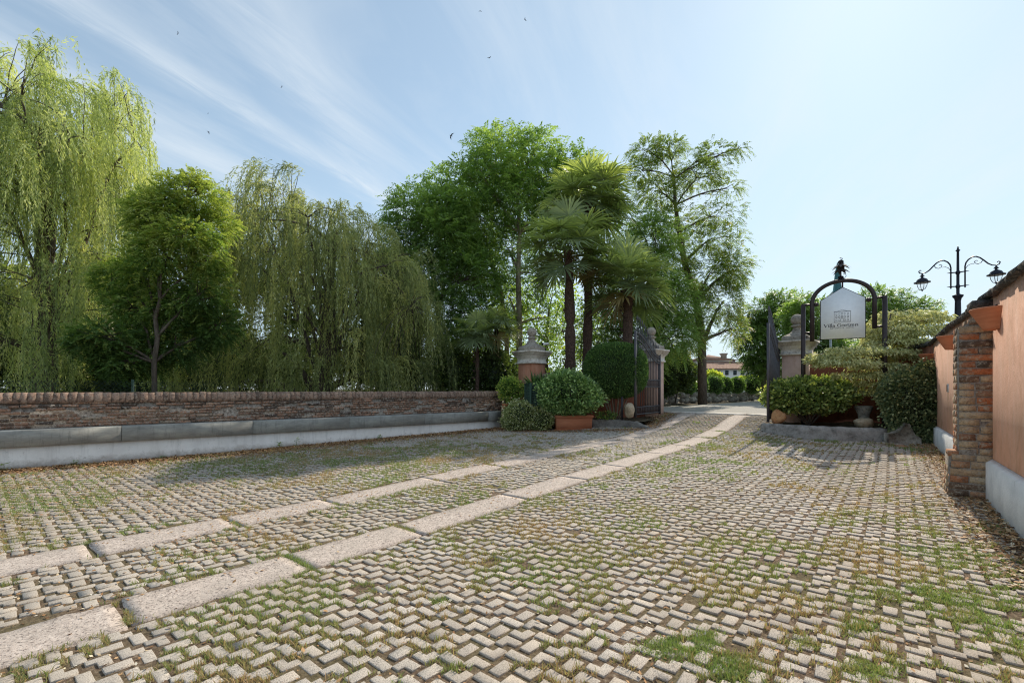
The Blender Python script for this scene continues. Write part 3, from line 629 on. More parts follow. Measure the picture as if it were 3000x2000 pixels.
# ------------------------------------------------------------------ gate pillars
def pillar(G, zb, label, bodymat, capmat, side=.52, zcap=2.06, ang=math.radians(0), htop=0):
    root = thing('gate_pillar', (G[0], G[1], zb), label, 'gate pillar', 'gate pillars topped by stone balls')
    hs = side / math.sqrt(2); c = np.array([G[0], G[1], 0.])
    k = math.sqrt(2) / 2
    m = MB(); m.lathe(c, [(hs, zb - .3), (hs, zcap)], 4, ang=ang); m.build('body', bodymat, root)
    m = MB(); pr = [(.50, 0), (.575, .004), (.575, .04), (.53, .05), (.53, .14), (.56, .17), (.61, .21), (.61, .215), (.655, .22), (.655, .262), (.70, .268), (.70, .312), (.745, .318), (.745, .365)]
    m.lathe(c + [0, 0, zcap], [(r_ * .5 * side / .52 * 1.25 * math.sqrt(2) * .845, z) for r_, z in pr], 4, ang=ang); m.build('cornice', capmat, root)
    m = MB(); z0 = zcap + .367
    pf = [(.40, 0), (.42, .02), (.42, .09), (.385, .12), (.30, .15), (.21, .19), (.15, .24), (.115, .29), (.105, .33), (.115, .345), (.16, .36), (.165, .39), (.12, .40), (.085, .425)]
    m.lathe(c + [0, 0, z0], [(r_ * .93, z) for r_, z in pf], 4, ang=ang)
    f = m.build('finial_base', M['oldstone'], root)
    m = MB(); m.ball(c + [0, 0, z0 + .415 + .125], .137, 24); m.build('ball', M['oldstone'], root, smooth=True)
    return root
G0 = (.566, 13.0); G1 = (4.13, 13.5); G2 = (7.2, 11.5)
pillar(G0, .15, 'aged brick red pillar with dark stains, behind the leafy round shrub', M['pillar_old'], M['capstone'], .54, 1.92)
p1 = pillar(G1, .45, 'pink pillar half hidden behind the open gate leaf near the topiary', M['pillar_pink'], M['capstone'], .52, 2.00)
pillar(G2, .45, 'pale pink pillar standing behind the double post of the hanging sign', M['pillar_pink'], M['capstone'], .54, 2.05)
m = MB(); m.box(at(1931, 1158, 13.3)[:2], (.707, -.707), (.707, .707), .03, .03, .86, 1.0); o = m.build('photocell', M['black'], p1)

# wall between left pillars
root = thing('garden_wall', (2.2, 13.2, 0), 'low red wall with rounded coping running between the two left gate pillars', 'wall')
a = np.array(G0) ; b = np.array(G1); dd = norm(b - a); nn = np.array([dd[1], -dd[0]])
m = MB(); extrude(m, [(-.12, 0), (.12, 0), (.12, 1.55), (-.12, 1.55)], .25, np.linalg.norm(b - a) - .25, a, dd, nn); m.build('wall', M['salmon_shade'], root)
m = MB(); t = .26
while t < np.linalg.norm(b - a) - .35:
    L = rnd(.1, .14); extrude(m, [(.15 * math.cos(x), 1.56 + .12 * math.sin(x)) for x in np.linspace(0, math.pi, 7)][::-1], t, t + L - .01, a, dd, nn, float(rnd(.1, .7))); t += L
m.build('coping', M['coping_brick'], root)

# security camera on the left pillar
cp = at(1597, 1007, 12.75)
root = thing('security_camera', tuple(cp - [0, 0, .08]), 'small white security camera on a dark bracket beside the pillar top', 'security camera')
m = MB(); m.tube([cp + [-.07, -.05, -.01], cp + [.1, .07, .01]], [.035, .035], 10); m.build('housing', M['camwhite'], root)
m = MB(); m.tube([cp + [-.085, -.06, -.01], cp + [-.072, -.052, -.01]], [.036, .036], 10); m.build('lens', M['black'], root)
m = MB(); m.tube([cp + [.03, .02, -.03], cp + [.03, .03, -.1], cp + [-.03, .12, -.3]], [.012, .012, .012], 6); m.build('bracket', M['black'], root)

# ------------------------------------------------------------------ iron gate leaves
def gate_leaf(hinge, free, zg, label):
    hinge = np.array(hinge); free = np.array(free); L = np.linalg.norm(free - hinge); d = norm(free - hinge); n = np.array([-d[1], d[0]])
    root = thing('gate_leaf', (hinge[0], hinge[1], zg), label, 'gate', 'open iron gate leaves')
    pt = lambda s, z, o=0: np.array([hinge[0] + d[0] * s + n[0] * o, hinge[1] + d[1] * s + n[1] * o, zg + z])
    cu = lambda s: float(sstep(.05, .95, s / L))
    lo = lambda s: 1.46 + .56 * cu(s); hi = lambda s: 1.64 + .56 * cu(s)
    for z in (.05, .24, .78, .97): m = MB(); m.tube([pt(0, z), pt(L, z)], [.019, .019], 4); m.build('rail', M['gateiron'], root)
    ss = np.linspace(0, L, 22)
    for fn in (lo, hi): m = MB(); m.tube([pt(s, fn(s)) for s in ss], .018, 6); m.build('curved_rail', M['gateiron'], root)
    m = MB(); m.box(pt(.0, 0)[:2], d, n, .025, .025, zg + .0, zg + 1.75); m.build('hinge_stile', M['gateiron'], root)
    m = MB(); m.box(pt(L, 0)[:2], d, n, .028, .025, zg - .02, zg + 2.24); m.build('meeting_stile', M['gateiron'], root)
    nb = 14
    for k in range(nb):
        s = L * (k + 1) / (nb + 1); m = MB(); top = hi(s) + .22 + .12 * cu(s)
        m.tube([pt(s, .05), pt(s, top)], .0095, 5)
        m.tube([pt(s, top - .02), pt(s, top + .02), pt(s, top + .045), pt(s, top + .13)], [.006, .02, .022, .002], 5)
        m.build('bar', M['gateiron'], root)
    for k in range(nb + 1):
        s = L * (k + .5) / (nb + 1)
        for pp, rr_ in (([pt(s, .05), pt(s, .24)], .008), ([pt(s, .78), pt(s, .97)], .008), ([pt(s, lo(s)), pt(s, hi(s) + .1), pt(s, hi(s) + .16)], [.008, .008, .001])):
            m = MB(); m.tube(pp, rr_, 4); m.build('short_bar', M['gateiron'], root)
    return root
gate_leaf((4.30, 13.25), (3.22, 11.88), .49, 'dark iron gate leaf swung open beside the round topiary')
gate_leaf((6.80, 11.60), (5.84, 10.38), .47, 'dark iron gate leaf seen edge on beside the orange brown rock')

# ------------------------------------------------------------------ right wall
root = thing('plastered_wall', (4.63, 4.38, 0), 'salmon plastered wall with white base and black tiled coping', 'wall')
path = [RW0 - rd * 6 + rd * t for t in np.linspace(0, 6, 13)] + [RW0 + (RWend - RW0) * t for t in np.linspace(.08, 1, 14)]
path += [np.array(p_) for p_ in ((8.62, 9.32), (8.88, 9.8), (9.0, 10.35), (8.92, 10.85), (8.62, 11.25), (8.2, 11.45), (7.75, 11.45), (7.42, 11.35))]
path = np.array(path); T = norm(np.gradient(path, axis=0)); NN = np.stack([-T[:, 1], T[:, 0]], -1)
ncur = 27
def wallstrip(m, prof_fn, i0, i1, var=.5):
    n = None; V = []
    for i in range(i0, i1 + 1):
        pr = prof_fn(i); n = len(pr); V += [[path[i][0] + NN[i][0] * d, path[i][1] + NN[i][1] * d, z] for d, z in pr]
    c = i1 - i0; Qs = [(i * n + j, (i + 1) * n + j, (i + 1) * n + (j + 1) % n, i * n + (j + 1) % n) for i in range(c) for j in range(n)]
    b = m.n; m.quads(V, Qs, var); m.poly += [[b + j for j in range(n)], [b + c * n + j for j in range(n)][::-1]]; m.pv += [var, var]
ztop = lambda i: 2.13 if i < 20 else 2.15 - .012 * max(0, i - 26) * 2
last = len(path) - 1
m = MB(); wallstrip(m, lambda i: [(0, -.3), (0, ztop(i)), (-.26, ztop(i)), (-.26, -.3)], 0, ncur); m.build('wall_face', M['salmon'], root)
m = MB(); wallstrip(m, lambda i: [(0, .3), (0, ztop(i)), (-.26, ztop(i)), (-.26, .3)], ncur, last); m.build('curved_wall_face', M['salmon_shade'], root)
m = MB(); wallstrip(m, lambda i: [(.002, -.2), (.05, -.2), (.05, .46), (.002, .5)], 0, ncur - 1); m.build('white_base', M['white'], root)
m = MB()
# overlapping tile coping, one rough tile after another
seglen = np.concatenate([[0], np.cumsum(np.linalg.norm(np.diff(path, axis=0), axis=1))]); s = 0.0
def pth(s):
    return np.array([np.interp(s, seglen, path[:, 0]), np.interp(s, seglen, path[:, 1])]), norm(np.array([np.interp(s, seglen, T[:, 0]), np.interp(s, seglen, T[:, 1])])), np.interp(s, seglen, [ztop(i) for i in range(len(path))])
while s < seglen[-1] - .2:
    L = rnd(.13, .2); c, t_, zt = pth(s); n_ = np.array([-t_[1], t_[0]]); e = R.normal(0, .008)
    extrude(m, [(.045 + e, -.005 + e), (.055 + e, .03), (.0, .085 + e), (-.12, .115 + e), (-.26, .09), (-.31, .03), (-.3, -.005)][::-1], -.01, L + .015, c, t_, n_, zfn=lambda t, b=zt: b)
    s += L
V = np.concatenate(m.v); m.v = [V + R.uniform(-.009, .009, V.shape)]
m.build('coping', M['tilecoping'], root)

# brick pier
pc = np.array([4.64, 4.73]); bp = np.array([rd[1], -rd[0]])     # bp points into the wall
root = thing('brick_pier', (pc[0], pc[1], 0), 'old crumbling brick buttress pier standing against the salmon wall', 'pier')
pw, pl = .26, .42
ctr = lambda: pc + bp * pw / 2 + rd * pl / 2
def ztop_p(d): return 1.84 + (d / pw) * .2
m = MB()
V = []; c0 = pc
def pv(d, t, z): return [c0[0] + bp[0] * d + rd[0] * t, c0[1] + bp[1] * d + rd[1] * t, z]
e = .004
V = [pv(e, e, -.1), pv(pw, e, -.1), pv(pw, pl - e, -.1), pv(e, pl - e, -.1), pv(e, e, 1.83), pv(pw, e, 2.02), pv(pw, pl - e, 2.02), pv(e, pl - e, 1.83)]
m.quads(V, [(0, 1, 5, 4), (1, 2, 6, 5), (2, 3, 7, 6), (3, 0, 4, 7), (4, 5, 6, 7)])
m.box(pc + bp * (pw / 2 - .04) + rd * (pl / 2), bp, rd, pw / 2 + .025, pl / 2 - .012, -.1, .50); m.build('mortar_core', M['mortar'], root)
m = MB(); z = .02; k = 0
while z < 2.03:
    h = rnd(.068, .08); pl_off = .055 if z < .5 else 0.0
    d0 = -pl_off; dmax = pw
    zt = z + h - .012
    if z > 1.83: d0 = max(0, (z - 1.80) / .2 * pw * .9)
    if d0 > pw - .06: break
    taper = .03 * (1 - z / .5) if z < .5 else 0
    d0 -= taper
    hv = (.45 if z > 1.35 else 0)
    # bricks across the front face
    cuts = [d0, pw] if k % 2 == 0 and R.rand() < .7 else [d0, d0 + (pw - d0) * rnd(.45, .62), pw]
    for a, b in zip(cuts[:-1], cuts[1:]):
        va = np.clip(R.choice([.12, .3, .48, .66, .8, .95], p=[.08, .1, .12, .2, .27, .23]) + R.normal(0, .05) - hv * (R.rand() < .75), 0, 1)
        j = R.normal(0, .002)
        m.box(c0 + bp * (a + b) / 2 + rd * (.062 + j), bp, rd, (b - a) / 2 - .006, .062, z, zt, va, .003)
    # bricks along the outer flank
    t = .13; 
    while t < pl - .02:
        L = min(rnd(.11, .24), pl - t); va = np.clip(rnd(.2, .95) - hv * (R.rand() < .7), 0, 1)
        m.box(c0 + bp * (d0 + .056) + rd * (t + L / 2), bp, rd, .057 + R.normal(0, .0015), L / 2 - .006, z, zt, va, .003); t += L
    z += h; k += 1
# broken plinth ledge
m.box(c0 + bp * (-.02) + rd * .14, bp, rd, .05, .12, .505, .55, .55, .008); m.box(c0 + bp * (-.03) + rd * .33, bp, rd, .035, .08, .503, .53, .2, .006)
m.build('brickwork', M['brick_pier'], root)
m = MB(); m.box(c0 + bp * (pw - .07) + rd * .14, bp, rd, .09, .16, 2.03, 2.10, .3, .006); m.build('top_stone', M['tilecoping'], root)

# small wall light and terracotta wall pots
wp = lambda t, d, z: np.array([*(RW0 + rd * t + rn * d), z])
def t_right(u, d=0.0):
    r = (u - 1500) / F; ox, oy = RW0 + rn * d; return (r * oy - ox) / (rd[0] - r * rd[1])
tl = t_right(2780); zl = H + (HZ - 1137) / F * wp(tl, 0, 0)[1]
root = thing('wall_light', tuple(wp(tl, 0, zl)), 'small rectangular step light set in the salmon wall beyond the brick pier', 'wall light')
m = MB(); m.box(wp(tl, .01, 0)[:2], rd, rn, .055, .012, zl - .065, zl + .07); m.build('frame', M['camwhite'], root)
m = MB(); m.box(wp(tl, .018, 0)[:2], rd, rn, .042, .008, zl - .05, zl + .055); m.build('lens', M['black'], root)
def wall_pot(c, a, nn, s, label):
    "half-round fluted pot: flat back on the wall"
    root = thing('wall_planter', tuple(c), label, 'planter', 'terracotta half pots hung on the salmon wall')
    m = MB(); nseg = 33; prof = [(.50, 0), (.52, .02), (.60, .10), (.80, .30), (.97, .46), (1.0, .475), (1.02, .50), (1.0, .52), (.95, .52), (.93, .49), (.7, .3)]
    V = []
    for k, (r_, z) in enumerate(prof):
        for th in np.linspace(0, math.pi, nseg):
            fl = 1 + (.018 * math.cos(th * 34) if 1 < k < 5 else 0); rr = r_ * fl * .30 * s
            x = math.cos(th) * rr * 1.0; y_ = math.sin(th) * rr * .86
            V.append(c + np.array([a[0] * x + nn[0] * y_, a[1] * x + nn[1] * y_, z * .52 * s]))
    n = nseg; Qs = [(i * n + j, i * n + j + 1, (i + 1) * n + j + 1, (i + 1) * n + j) for i in range(len(prof) - 1) for j in range(n - 1)]
    Qs = [q_[::-1] for q_ in Qs]; b = m.n; m.quads(V, Qs); m.poly.append([b + j for j in range(n)]); m.pv.append(.5)
    K = len(prof); m.poly.append([b + k * n for k in range(K)] + [b + k * n + n - 1 for k in range(K - 1, -1, -1)]); m.pv.append(.5)
    m.build('pot', M['terra'], root)
    m = MB(); h0 = c + np.array([0, 0, .26 * s]); m.tube([h0 + [0, 0, .0], h0 + np.array([nn[0] * .02, nn[1] * .02, .03]), h0 + [0, 0, .045]], .008, 5); m.build('hook', M['iron'], root)
t1 = t_right(2915); yy = wp(t1, 0, 0)[1]
wall_pot(wp(t1 - .14, .004, H + (HZ - 965) / F * (yy - .1)), rd, rn, .75, 'near terracotta wall pot hanging right above the brick pier')
t2 = t_right(2802); yy = wp(t2, 0, 0)[1]
wall_pot(wp(t2 + .25, .004, 1.80), rd, rn, .75, 'terracotta wall pot mostly hidden behind the brick pier, only its rim corner showing')
pe = at(2722, 1060, 9.3)
wall_pot(np.array([8.62, 9.36, pe[2] - .05]), norm(np.array([.5, .8])), norm(np.array([-.85, .3])), .8, 'terracotta wall pot at the far bend of the wall above the ivy mass')

# ------------------------------------------------------------------ beds, kerbs, rocks
def kerb(pts, w_, h, base, label, name='bed_kerb', mat='kerb'):
    pts = np.array(pts); t_ = norm(np.gradient(pts, axis=0)); nn = np.stack([-t_[:, 1], t_[:, 0]], -1); m = MB(); V = []
    ss = np.linspace(0, len(pts) - 1, 40); n = 7
    for s in ss:
        c = np.array([np.interp(s, range(len(pts)), pts[:, k]) for k in (0, 1)]); d = np.array([np.interp(s, range(len(pts)), nn[:, k]) for k in (0, 1)])
        zt = np.interp(s, range(len(pts)), h); endf = min(1, min(s, len(pts) - 1 - s) * 4 + .45)
        for a, z in ((0, -1), (0, .7), (.06, .92), (.25, 1), (.75, 1), (.95, .9), (1, -1)):
            jz = R.normal(0, .006); zb_ = float(ground(c[0], c[1])) - .1
            V.append([c[0] + d[0] * a * w_, c[1] + d[1] * a * w_, (zb_ if z < 0 else base + (zt) * z * (1 if endf > .9 else .9 + .1 * endf) + jz)])
    V = np.array(V) + R.normal(0, .004, (len(V), 3)); K = len(ss)
    Qs = [(i * n + j, i * n + j + 1, (i + 1) * n + j + 1, (i + 1) * n + j) for i in range(K - 1) for j in range(n - 1)]
    m.quads(V, Qs); m.poly += [[j for j in range(n)][::-1], [(K - 1) * n + j for j in range(n)]]; m.pv += [.5, .5]
    return tag(m.build(name, M[mat], None, smooth=True, loc=(pts[0][0], pts[0][1], base)), label, 'kerb')
kerb([(6.15, 10.75), (5.72, 10.5), (5.70, 10.2), (6.15, 9.78), (6.75, 9.48), (7.25, 9.38), (7.7, 9.32)], .2, [.29, .32, .33, .325, .315, .30, .30], .10, 'rough concrete kerb of the planting bed under the hanging sign')
kerb([(1.75, 12.02), (2.3, 11.98), (2.8, 11.88), (3.15, 11.65), (3.4, 11.35)], .18, [.26, .26, .26, .22, .08], .15, 'dark concrete kerb of the bed under the round topiary', mat='kerb_dark')
# bed soil
def bed(poly, z, name):
    m = MB(); xs = [p_[0] for p_ in poly]; ys = [p_[1] for p_ in poly]; st = .12
    gx = np.arange(min(xs), max(xs) + st, st); gy = np.arange(min(ys), max(ys) + st, st); X, Y = np.meshgrid(gx, gy, indexing='ij'); ny = len(gy)
    i, j = np.meshgrid(np.arange(len(gx) - 1), np.arange(ny - 1), indexing='ij'); keep = inpoly(gx[i] + st / 2, gy[j] + st / 2, poly)
    Qs = np.stack([i * ny + j, (i + 1) * ny + j, (i + 1) * ny + j + 1, i * ny + j + 1], -1)[keep]
    m.quads(np.stack([X, Y, z + .06 * fbm(X, Y, 2.2)], -1).reshape(-1, 3), Qs); tag(m.build(name, M['earth'], smooth=True), None, None, None, 'structure')
bed([(5.85, 10.45), (6.2, 9.95), (6.8, 9.62), (7.7, 9.45), (8.3, 9.0), (9.1, 10.3), (8.9, 11.4), (7.3, 11.6), (6.2, 10.9)], .34, 'bed_ground')
bed([(.2, 12.4), (1.8, 12.15), (2.5, 12.1), (3.0, 11.98), (3.4, 11.6), (4.3, 13.3), (3.9, 13.6), (.7, 13.2)], .34, 'bed_ground')
def rock(name, c, r3, label, mat, cat='rock', group=None, rough=.16, n=14, seed=0):
    rs = np.random.RandomState(seed + 5); m = MB(); V = []; off = rs.rand(12, 3) * 2 - 1; off = norm(off); cut = rs.uniform(.60, .92, 12)
    for t_ in np.linspace(0, math.pi, n // 2 + 2):
        for ph in np.arange(n) * 2 * math.pi / n:
            d = np.array([math.sin(t_) * math.cos(ph), math.sin(t_) * math.sin(ph), math.cos(t_)])
            s = min([1.0] + [cut[k] / max(np.dot(d, off[k]), 1e-3) for k in range(12) if np.dot(d, off[k]) > 0]); V.append(c + d * s * np.array(r3))
    V = np.array(V); K = n // 2 + 2; Qs = [(i * n + j, (i + 1) * n + j, (i + 1) * n + (j + 1) % n, i * n + (j + 1) % n) for i in range(K - 1) for j in range(n)]
    m.quads(V, Qs, float(rs.rand())); lo = (c[0], c[1], c[2] - r3[2]); return tag(m.build(name, M[mat], None, loc=lo), label, cat, group)
rock('rock', at(2282, 1222, 10.25), (.16, .15, .20), 'upright orange brown rock on the kerb end beside the gate leaf', 'rock_o', seed=1)
rock('rock', at(2532, 1238, 9.75), (.24, .16, .12), 'pale rounded boulder lying in the bed behind the kerb', 'rock_p', seed=2)
rock('rock', at(1846, 1202, 11.75), (.15, .13, .22), 'tan upright stone at the foot of the gate leaf near the topiary', 'rock_p', seed=3)
# stone baluster vase
c = at(2530, 1230, 10.2); c[2] = .38
m = MB(); m.lathe(c, [(.17, 0), (.17, .06), (.12, .09), (.10, .16), (.11, .26), (.16, .38), (.17, .40), (.17, .45), (.02, .45)], 20)
tag(m.build('stone_pedestal', M['rock'], None, smooth=False, loc=tuple(c)), 'mossy waisted stone pedestal in the bed behind the pale boulder', 'pedestal')
# scrolled bracket stone
a = at(2603, 1290, 9.05); e1 = norm(np.array([.93, -.36])); e2 = np.array([-e1[1], e1[0]]); m = MB(); zb_ = .08
pf = [(0, 0), (.50, 0), (.50, .12)] + [(.50 - .02 * 0 - (0), .12)] + [(.44, .44), (.30, .46)] + [(.30 - .30 * math.sin(t_), .20 + .26 * (1 - math.sin(t_ + 1.5708) * -1 - 1) * 0 + .26 * math.cos(t_)) for t_ in np.linspace(.15, 1.5, 8)][0:0]
pf = [(0, 0), (.52, 0), (.52, .16), (.42, .24), (.34, .44), (.27, .46), (.25, .38), (.19, .30), (.10, .25), (0, .235)]
n = len(pf); V = [[a[0] + e1[0] * x + e2[0] * d, a[1] + e1[1] * x + e2[1] * d, zb_ + z] for d in (0, .24) for x, z in pf]
m.quads(V, [(j, (j + 1) % n, n + (j + 1) % n, n + j) for j in range(n)]); m.poly += [list(range(n)), list(range(n, 2 * n))[::-1]]; m.pv += [.5, .5]
tag(m.build('stone_bracket', M['oldstone'], None, loc=(a[0], a[1], zb_)), 'grey scrolled stone bracket resting between the kerb and the ivy', 'stone bracket')
for k, (u, v, s, lab) in enumerate(((2560, 1302, .3, 'flat grey loose stone lying before the kerb'), (2640, 1308, .14, 'small red brick fragment below the stone bracket'), (2690, 1312, .12, 'broken brick lump at the foot of the ivy'))):
    c = at(u, v, F * (H - .13) / (v - HZ)); m = MB(); m.box(c[:2], norm(np.array([.95, -.3])), norm(np.array([.3, .95])), s * .5, .09, .08, .155, .6, .012)
    tag(m.build('loose_stone' if k == 0 else 'loose_brick', M['oldstone'] if k == 0 else M['brick_pier'], None, loc=(c[0], c[1], .08)), lab, 'loose stone' if k == 0 else 'brick')
# thin metal post in the left bed
c = at(1822, 1222, 11.9); m = MB(); m.box(c[:2], (1, 0), (0, 1), .022, .022, .38, 1.0); tag(m.build('bollard', M['iron'], None, loc=(c[0], c[1], .38)), 'thin dark metal post in the bed beside the tan stone', 'post')

# stone border behind the gate
bp0, bp1 = at(1948, 1172, 20.2), at(2262, 1168, 25.5)
n = 26; kk = 0
for r_ in range(2):
    for i in range(n):
        t_ = (i + .5 * r_ + rnd(-.2, .2)) / n; c = bp0 + (bp1 - bp0) * t_; rr = rnd(.15, .24); c[2] = float(ground(c[0], c[1])) + (.12 if r_ == 0 else .34); c[1] += r_ * .14; c[0] += R.normal(0, .05)
        rock('border_stone', c, (rr * 1.15, rr, rr * .85), 'grey field stone in the rough border wall beyond the gate', 'rock', 'stone', 'stones of the border wall beyond the gate', seed=30 + kk, n=9); kk += 1

# ------------------------------------------------------------------ foliage tools
def shell_pts(n, c, r, inner=.72, power=1.0, flat=0.0, noise=.10, ns=1.6, o=0):
    d = norm(R.normal(size=(n, 3)))
    if flat: d[:, 2] = np.sign(d[:, 2]) * np.abs(d[:, 2]) ** flat; d = norm(d)
    rad = inner + (1 - inner) * R.rand(n) ** .6 + .22 * R.rand(n) ** 14
    P0 = d * np.array(r); bumps = 1 + noise * 2 * (fbm(P0[:, 0] + P0[:, 2] * .7, P0[:, 1] - P0[:, 2] * .8, ns / max(min(r), .3), o) - .5)
    return np.array(c) + P0 * (rad * bumps)[:, None], d, rad
def core(m, c, r, var=0.0, n=14, k=.86):  # dark solid added inside the leaf shell to block light
    V = []; K = n // 2 + 1
    for t_ in np.linspace(0, math.pi, K):
        for ph in np.arange(n) * 2 * math.pi / n: V.append(np.array(c) + k * np.array(r) * np.array([math.sin(t_) * math.cos(ph), math.sin(t_) * math.sin(ph), math.cos(t_)]) * rnd(.94, 1.03))
    Qs = [(i * n + j, (i + 1) * n + j, (i + 1) * n + (j + 1) % n, i * n + (j + 1) % n) for i in range(K - 1) for j in range(n)]; m.quads(V, Qs, var)
def bushleaves(m, ells, n, L, W, jit=.9, noise=.1, vmean=.55, inner=.78, up=.15, corek=.84, hl=.0):
    vol = np.array([(e[1][0] * e[1][1] + e[1][0] * e[1][2] + e[1][1] * e[1][2]) for e in ells]); vol = vol / vol.sum()
    for k, (c, r) in enumerate(ells):
        if corek: core(m, c, r, 0, k=corek)
        P, d, rad = shell_pts(int(n * vol[k]), c, r, inner, noise=noise, o=k)
        keep = np.ones(len(P), bool)
        for k2, (c2, r2) in enumerate(ells):
            if k2 != k: keep &= np.sum(((P - np.array(c2)) / (np.array(r2) * .82)) ** 2, 1) > 1
        P = P[keep]; d = d[keep]; rad = rad[keep]; N = len(P)
        D = norm(d * .5 + R.normal(size=(N, 3)) * jit * .6 + [0, 0, up]); side = norm(d + R.normal(size=(N, 3)) * .5)
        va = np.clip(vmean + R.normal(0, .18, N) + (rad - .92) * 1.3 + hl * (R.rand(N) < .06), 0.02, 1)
        m.leaves(P, D, rnd(.7, 1.2, N) * L, rnd(.8, 1.15, N) * W, va, np.cross(D, side))
def limb(m, p0, p1, r0, r1, k=8, wob=.06, sag=0.0, n=6, arch=0.0, var=.5):
    p0 = np.array(p0, float); p1 = np.array(p1, float); t_ = np.linspace(0, 1, k); L = np.linalg.norm(p1 - p0)
    P = p0[None] + (p1 - p0)[None] * t_[:, None]; w_ = np.cumsum(R.normal(0, wob * L / k, (k, 3)), 0); w_ -= t_[:, None] * w_[-1]; P += w_
    P[:, 2] += arch * L * np.sin(t_ * math.pi); m.tube(P, r0 + (r1 - r0) * t_, n, var); return P

def pinnate(m, O, D, rl, npair, LL, WW, var, droop=.5, updir=None):
    "compound leaves: leaflets in pairs along a drooping rachis"
    N = len(O); D = norm(D); t_ = (np.arange(npair) + 1) / npair
    up = np.array([0, 0, 1.]); S = norm(np.cross(D, up) + R.normal(size=(N, 3)) * .25); rl = np.broadcast_to(rl, (N,))
    P = O[:, None] + D[:, None] * (t_[None, :, None] * rl[:, None, None]); P[..., 2] -= droop * (t_[None] ** 2) * rl[:, None] * .6
    for sg in (-1, 1):
        dd = norm(S[:, None] * sg + D[:, None] * .45 + np.array([0, 0, -.35]) + R.normal(size=(N, npair, 3)) * .18)
        sc = (1 - .45 * np.abs(t_ - .45))[None] * np.ones((N, 1))
        sd_ = np.cross(dd.reshape(-1, 3), norm(np.cross(D, S))[:, None].repeat(npair, 1).reshape(-1, 3)); 
        m.leaves(P.reshape(-1, 3), dd.reshape(-1, 3), (LL * sc).reshape(-1), WW, np.repeat(var, npair), np.cross(dd.reshape(-1, 3), np.cross(dd.reshape(-1, 3), norm(D * .2 + up)[:, None].repeat(npair, 1).reshape(-1, 3))) * 1.0 + R.normal(size=(N * npair, 3)) * .3)

def tree(name, base, clumps, label, cat, leafm, barkm, trunk_pts, trunk_r, nleaf, kind, group=None, par=None, twig=6, vmean=.5, lower_dark=.25):
    base = np.array(base, float); root = thing(name, tuple(base), label, cat, group)
    m = MB(); tp = np.array(trunk_pts, float); tr = np.linspace(trunk_r[0], trunk_r[1], len(tp)); m.tube(tp, tr, 8)
    vol = np.array([c[1][0] * c[1][1] * c[1][2] for c in clumps]) ** .75; vol /= vol.sum(); f = MB()
    zmin = min(c[0][2] - c[1][2] for c in clumps); zmax = max(c[0][2] + c[1][2] for c in clumps)
    for (c, r), vk in zip(clumps, vol):
        c = np.array(c); d = np.linalg.norm(tp - (c - [0, 0, r[2] * .8 + .5]), axis=1) + (tp[:, 2] > c[2]) * 3; k = int(np.argmin(d)); 
        br = limb(m, tp[k], c, tr[k] * .6, .02, 7, .08, arch=.05)
        tips = []
        for _ in range(twig):
            e = c + norm(R.normal(size=3) + [0, 0, .2]) * np.array(r) * rnd(.6, .95); s = br[R.randint(3, 7)]
            bb_ = limb(m, s, e, .018, .006, 5, .08, n=4); tips.append(bb_)
        N = int(nleaf * vk)
        d = norm(R.normal(size=(N, 3))); rad = (.35 + .65 * R.rand(N) ** .5); P = c + d * np.array(r) * rad[:, None] * (1 + 1.0 * (fbm(d[:, 0] * 2 + c[0], d[:, 1] * 2 + d[:, 2] * 2 + c[2], 1.3) - .45))[:, None]
        sub = vnoise(P[:, 0] * 1.0 + P[:, 2] * .9, P[:, 1] + P[:, 2] * 1.1, 1.6 if kind != 'fine' else 1.2, 3) ; keep = sub + R.rand(N) * .35 > (par or {}).get('gap', .42); P = P[keep]; d = d[keep]; rad = rad[keep]; N = len(P)
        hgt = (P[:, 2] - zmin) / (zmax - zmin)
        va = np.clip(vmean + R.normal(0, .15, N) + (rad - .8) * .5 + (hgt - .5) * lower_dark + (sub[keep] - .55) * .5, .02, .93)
        D = norm(d + R.normal(size=(N, 3)) * .5 + [0, 0, .1])
        if kind == 'pinnate': pinnate(f, P, D, rnd(.7, 1.2, N) * par['rl'], par['np'], par['LL'], par['WW'], va, par.get('droop', .6))
        else: f.leaves(P, norm(D + [0, 0, -.3]), rnd(.7, 1.3, N) * par['LL'], rnd(.8, 1.2, N) * par['WW'], va)
    m.build('trunk', barkm, root, smooth=True); f.build('crown', leafm, root)
    return root

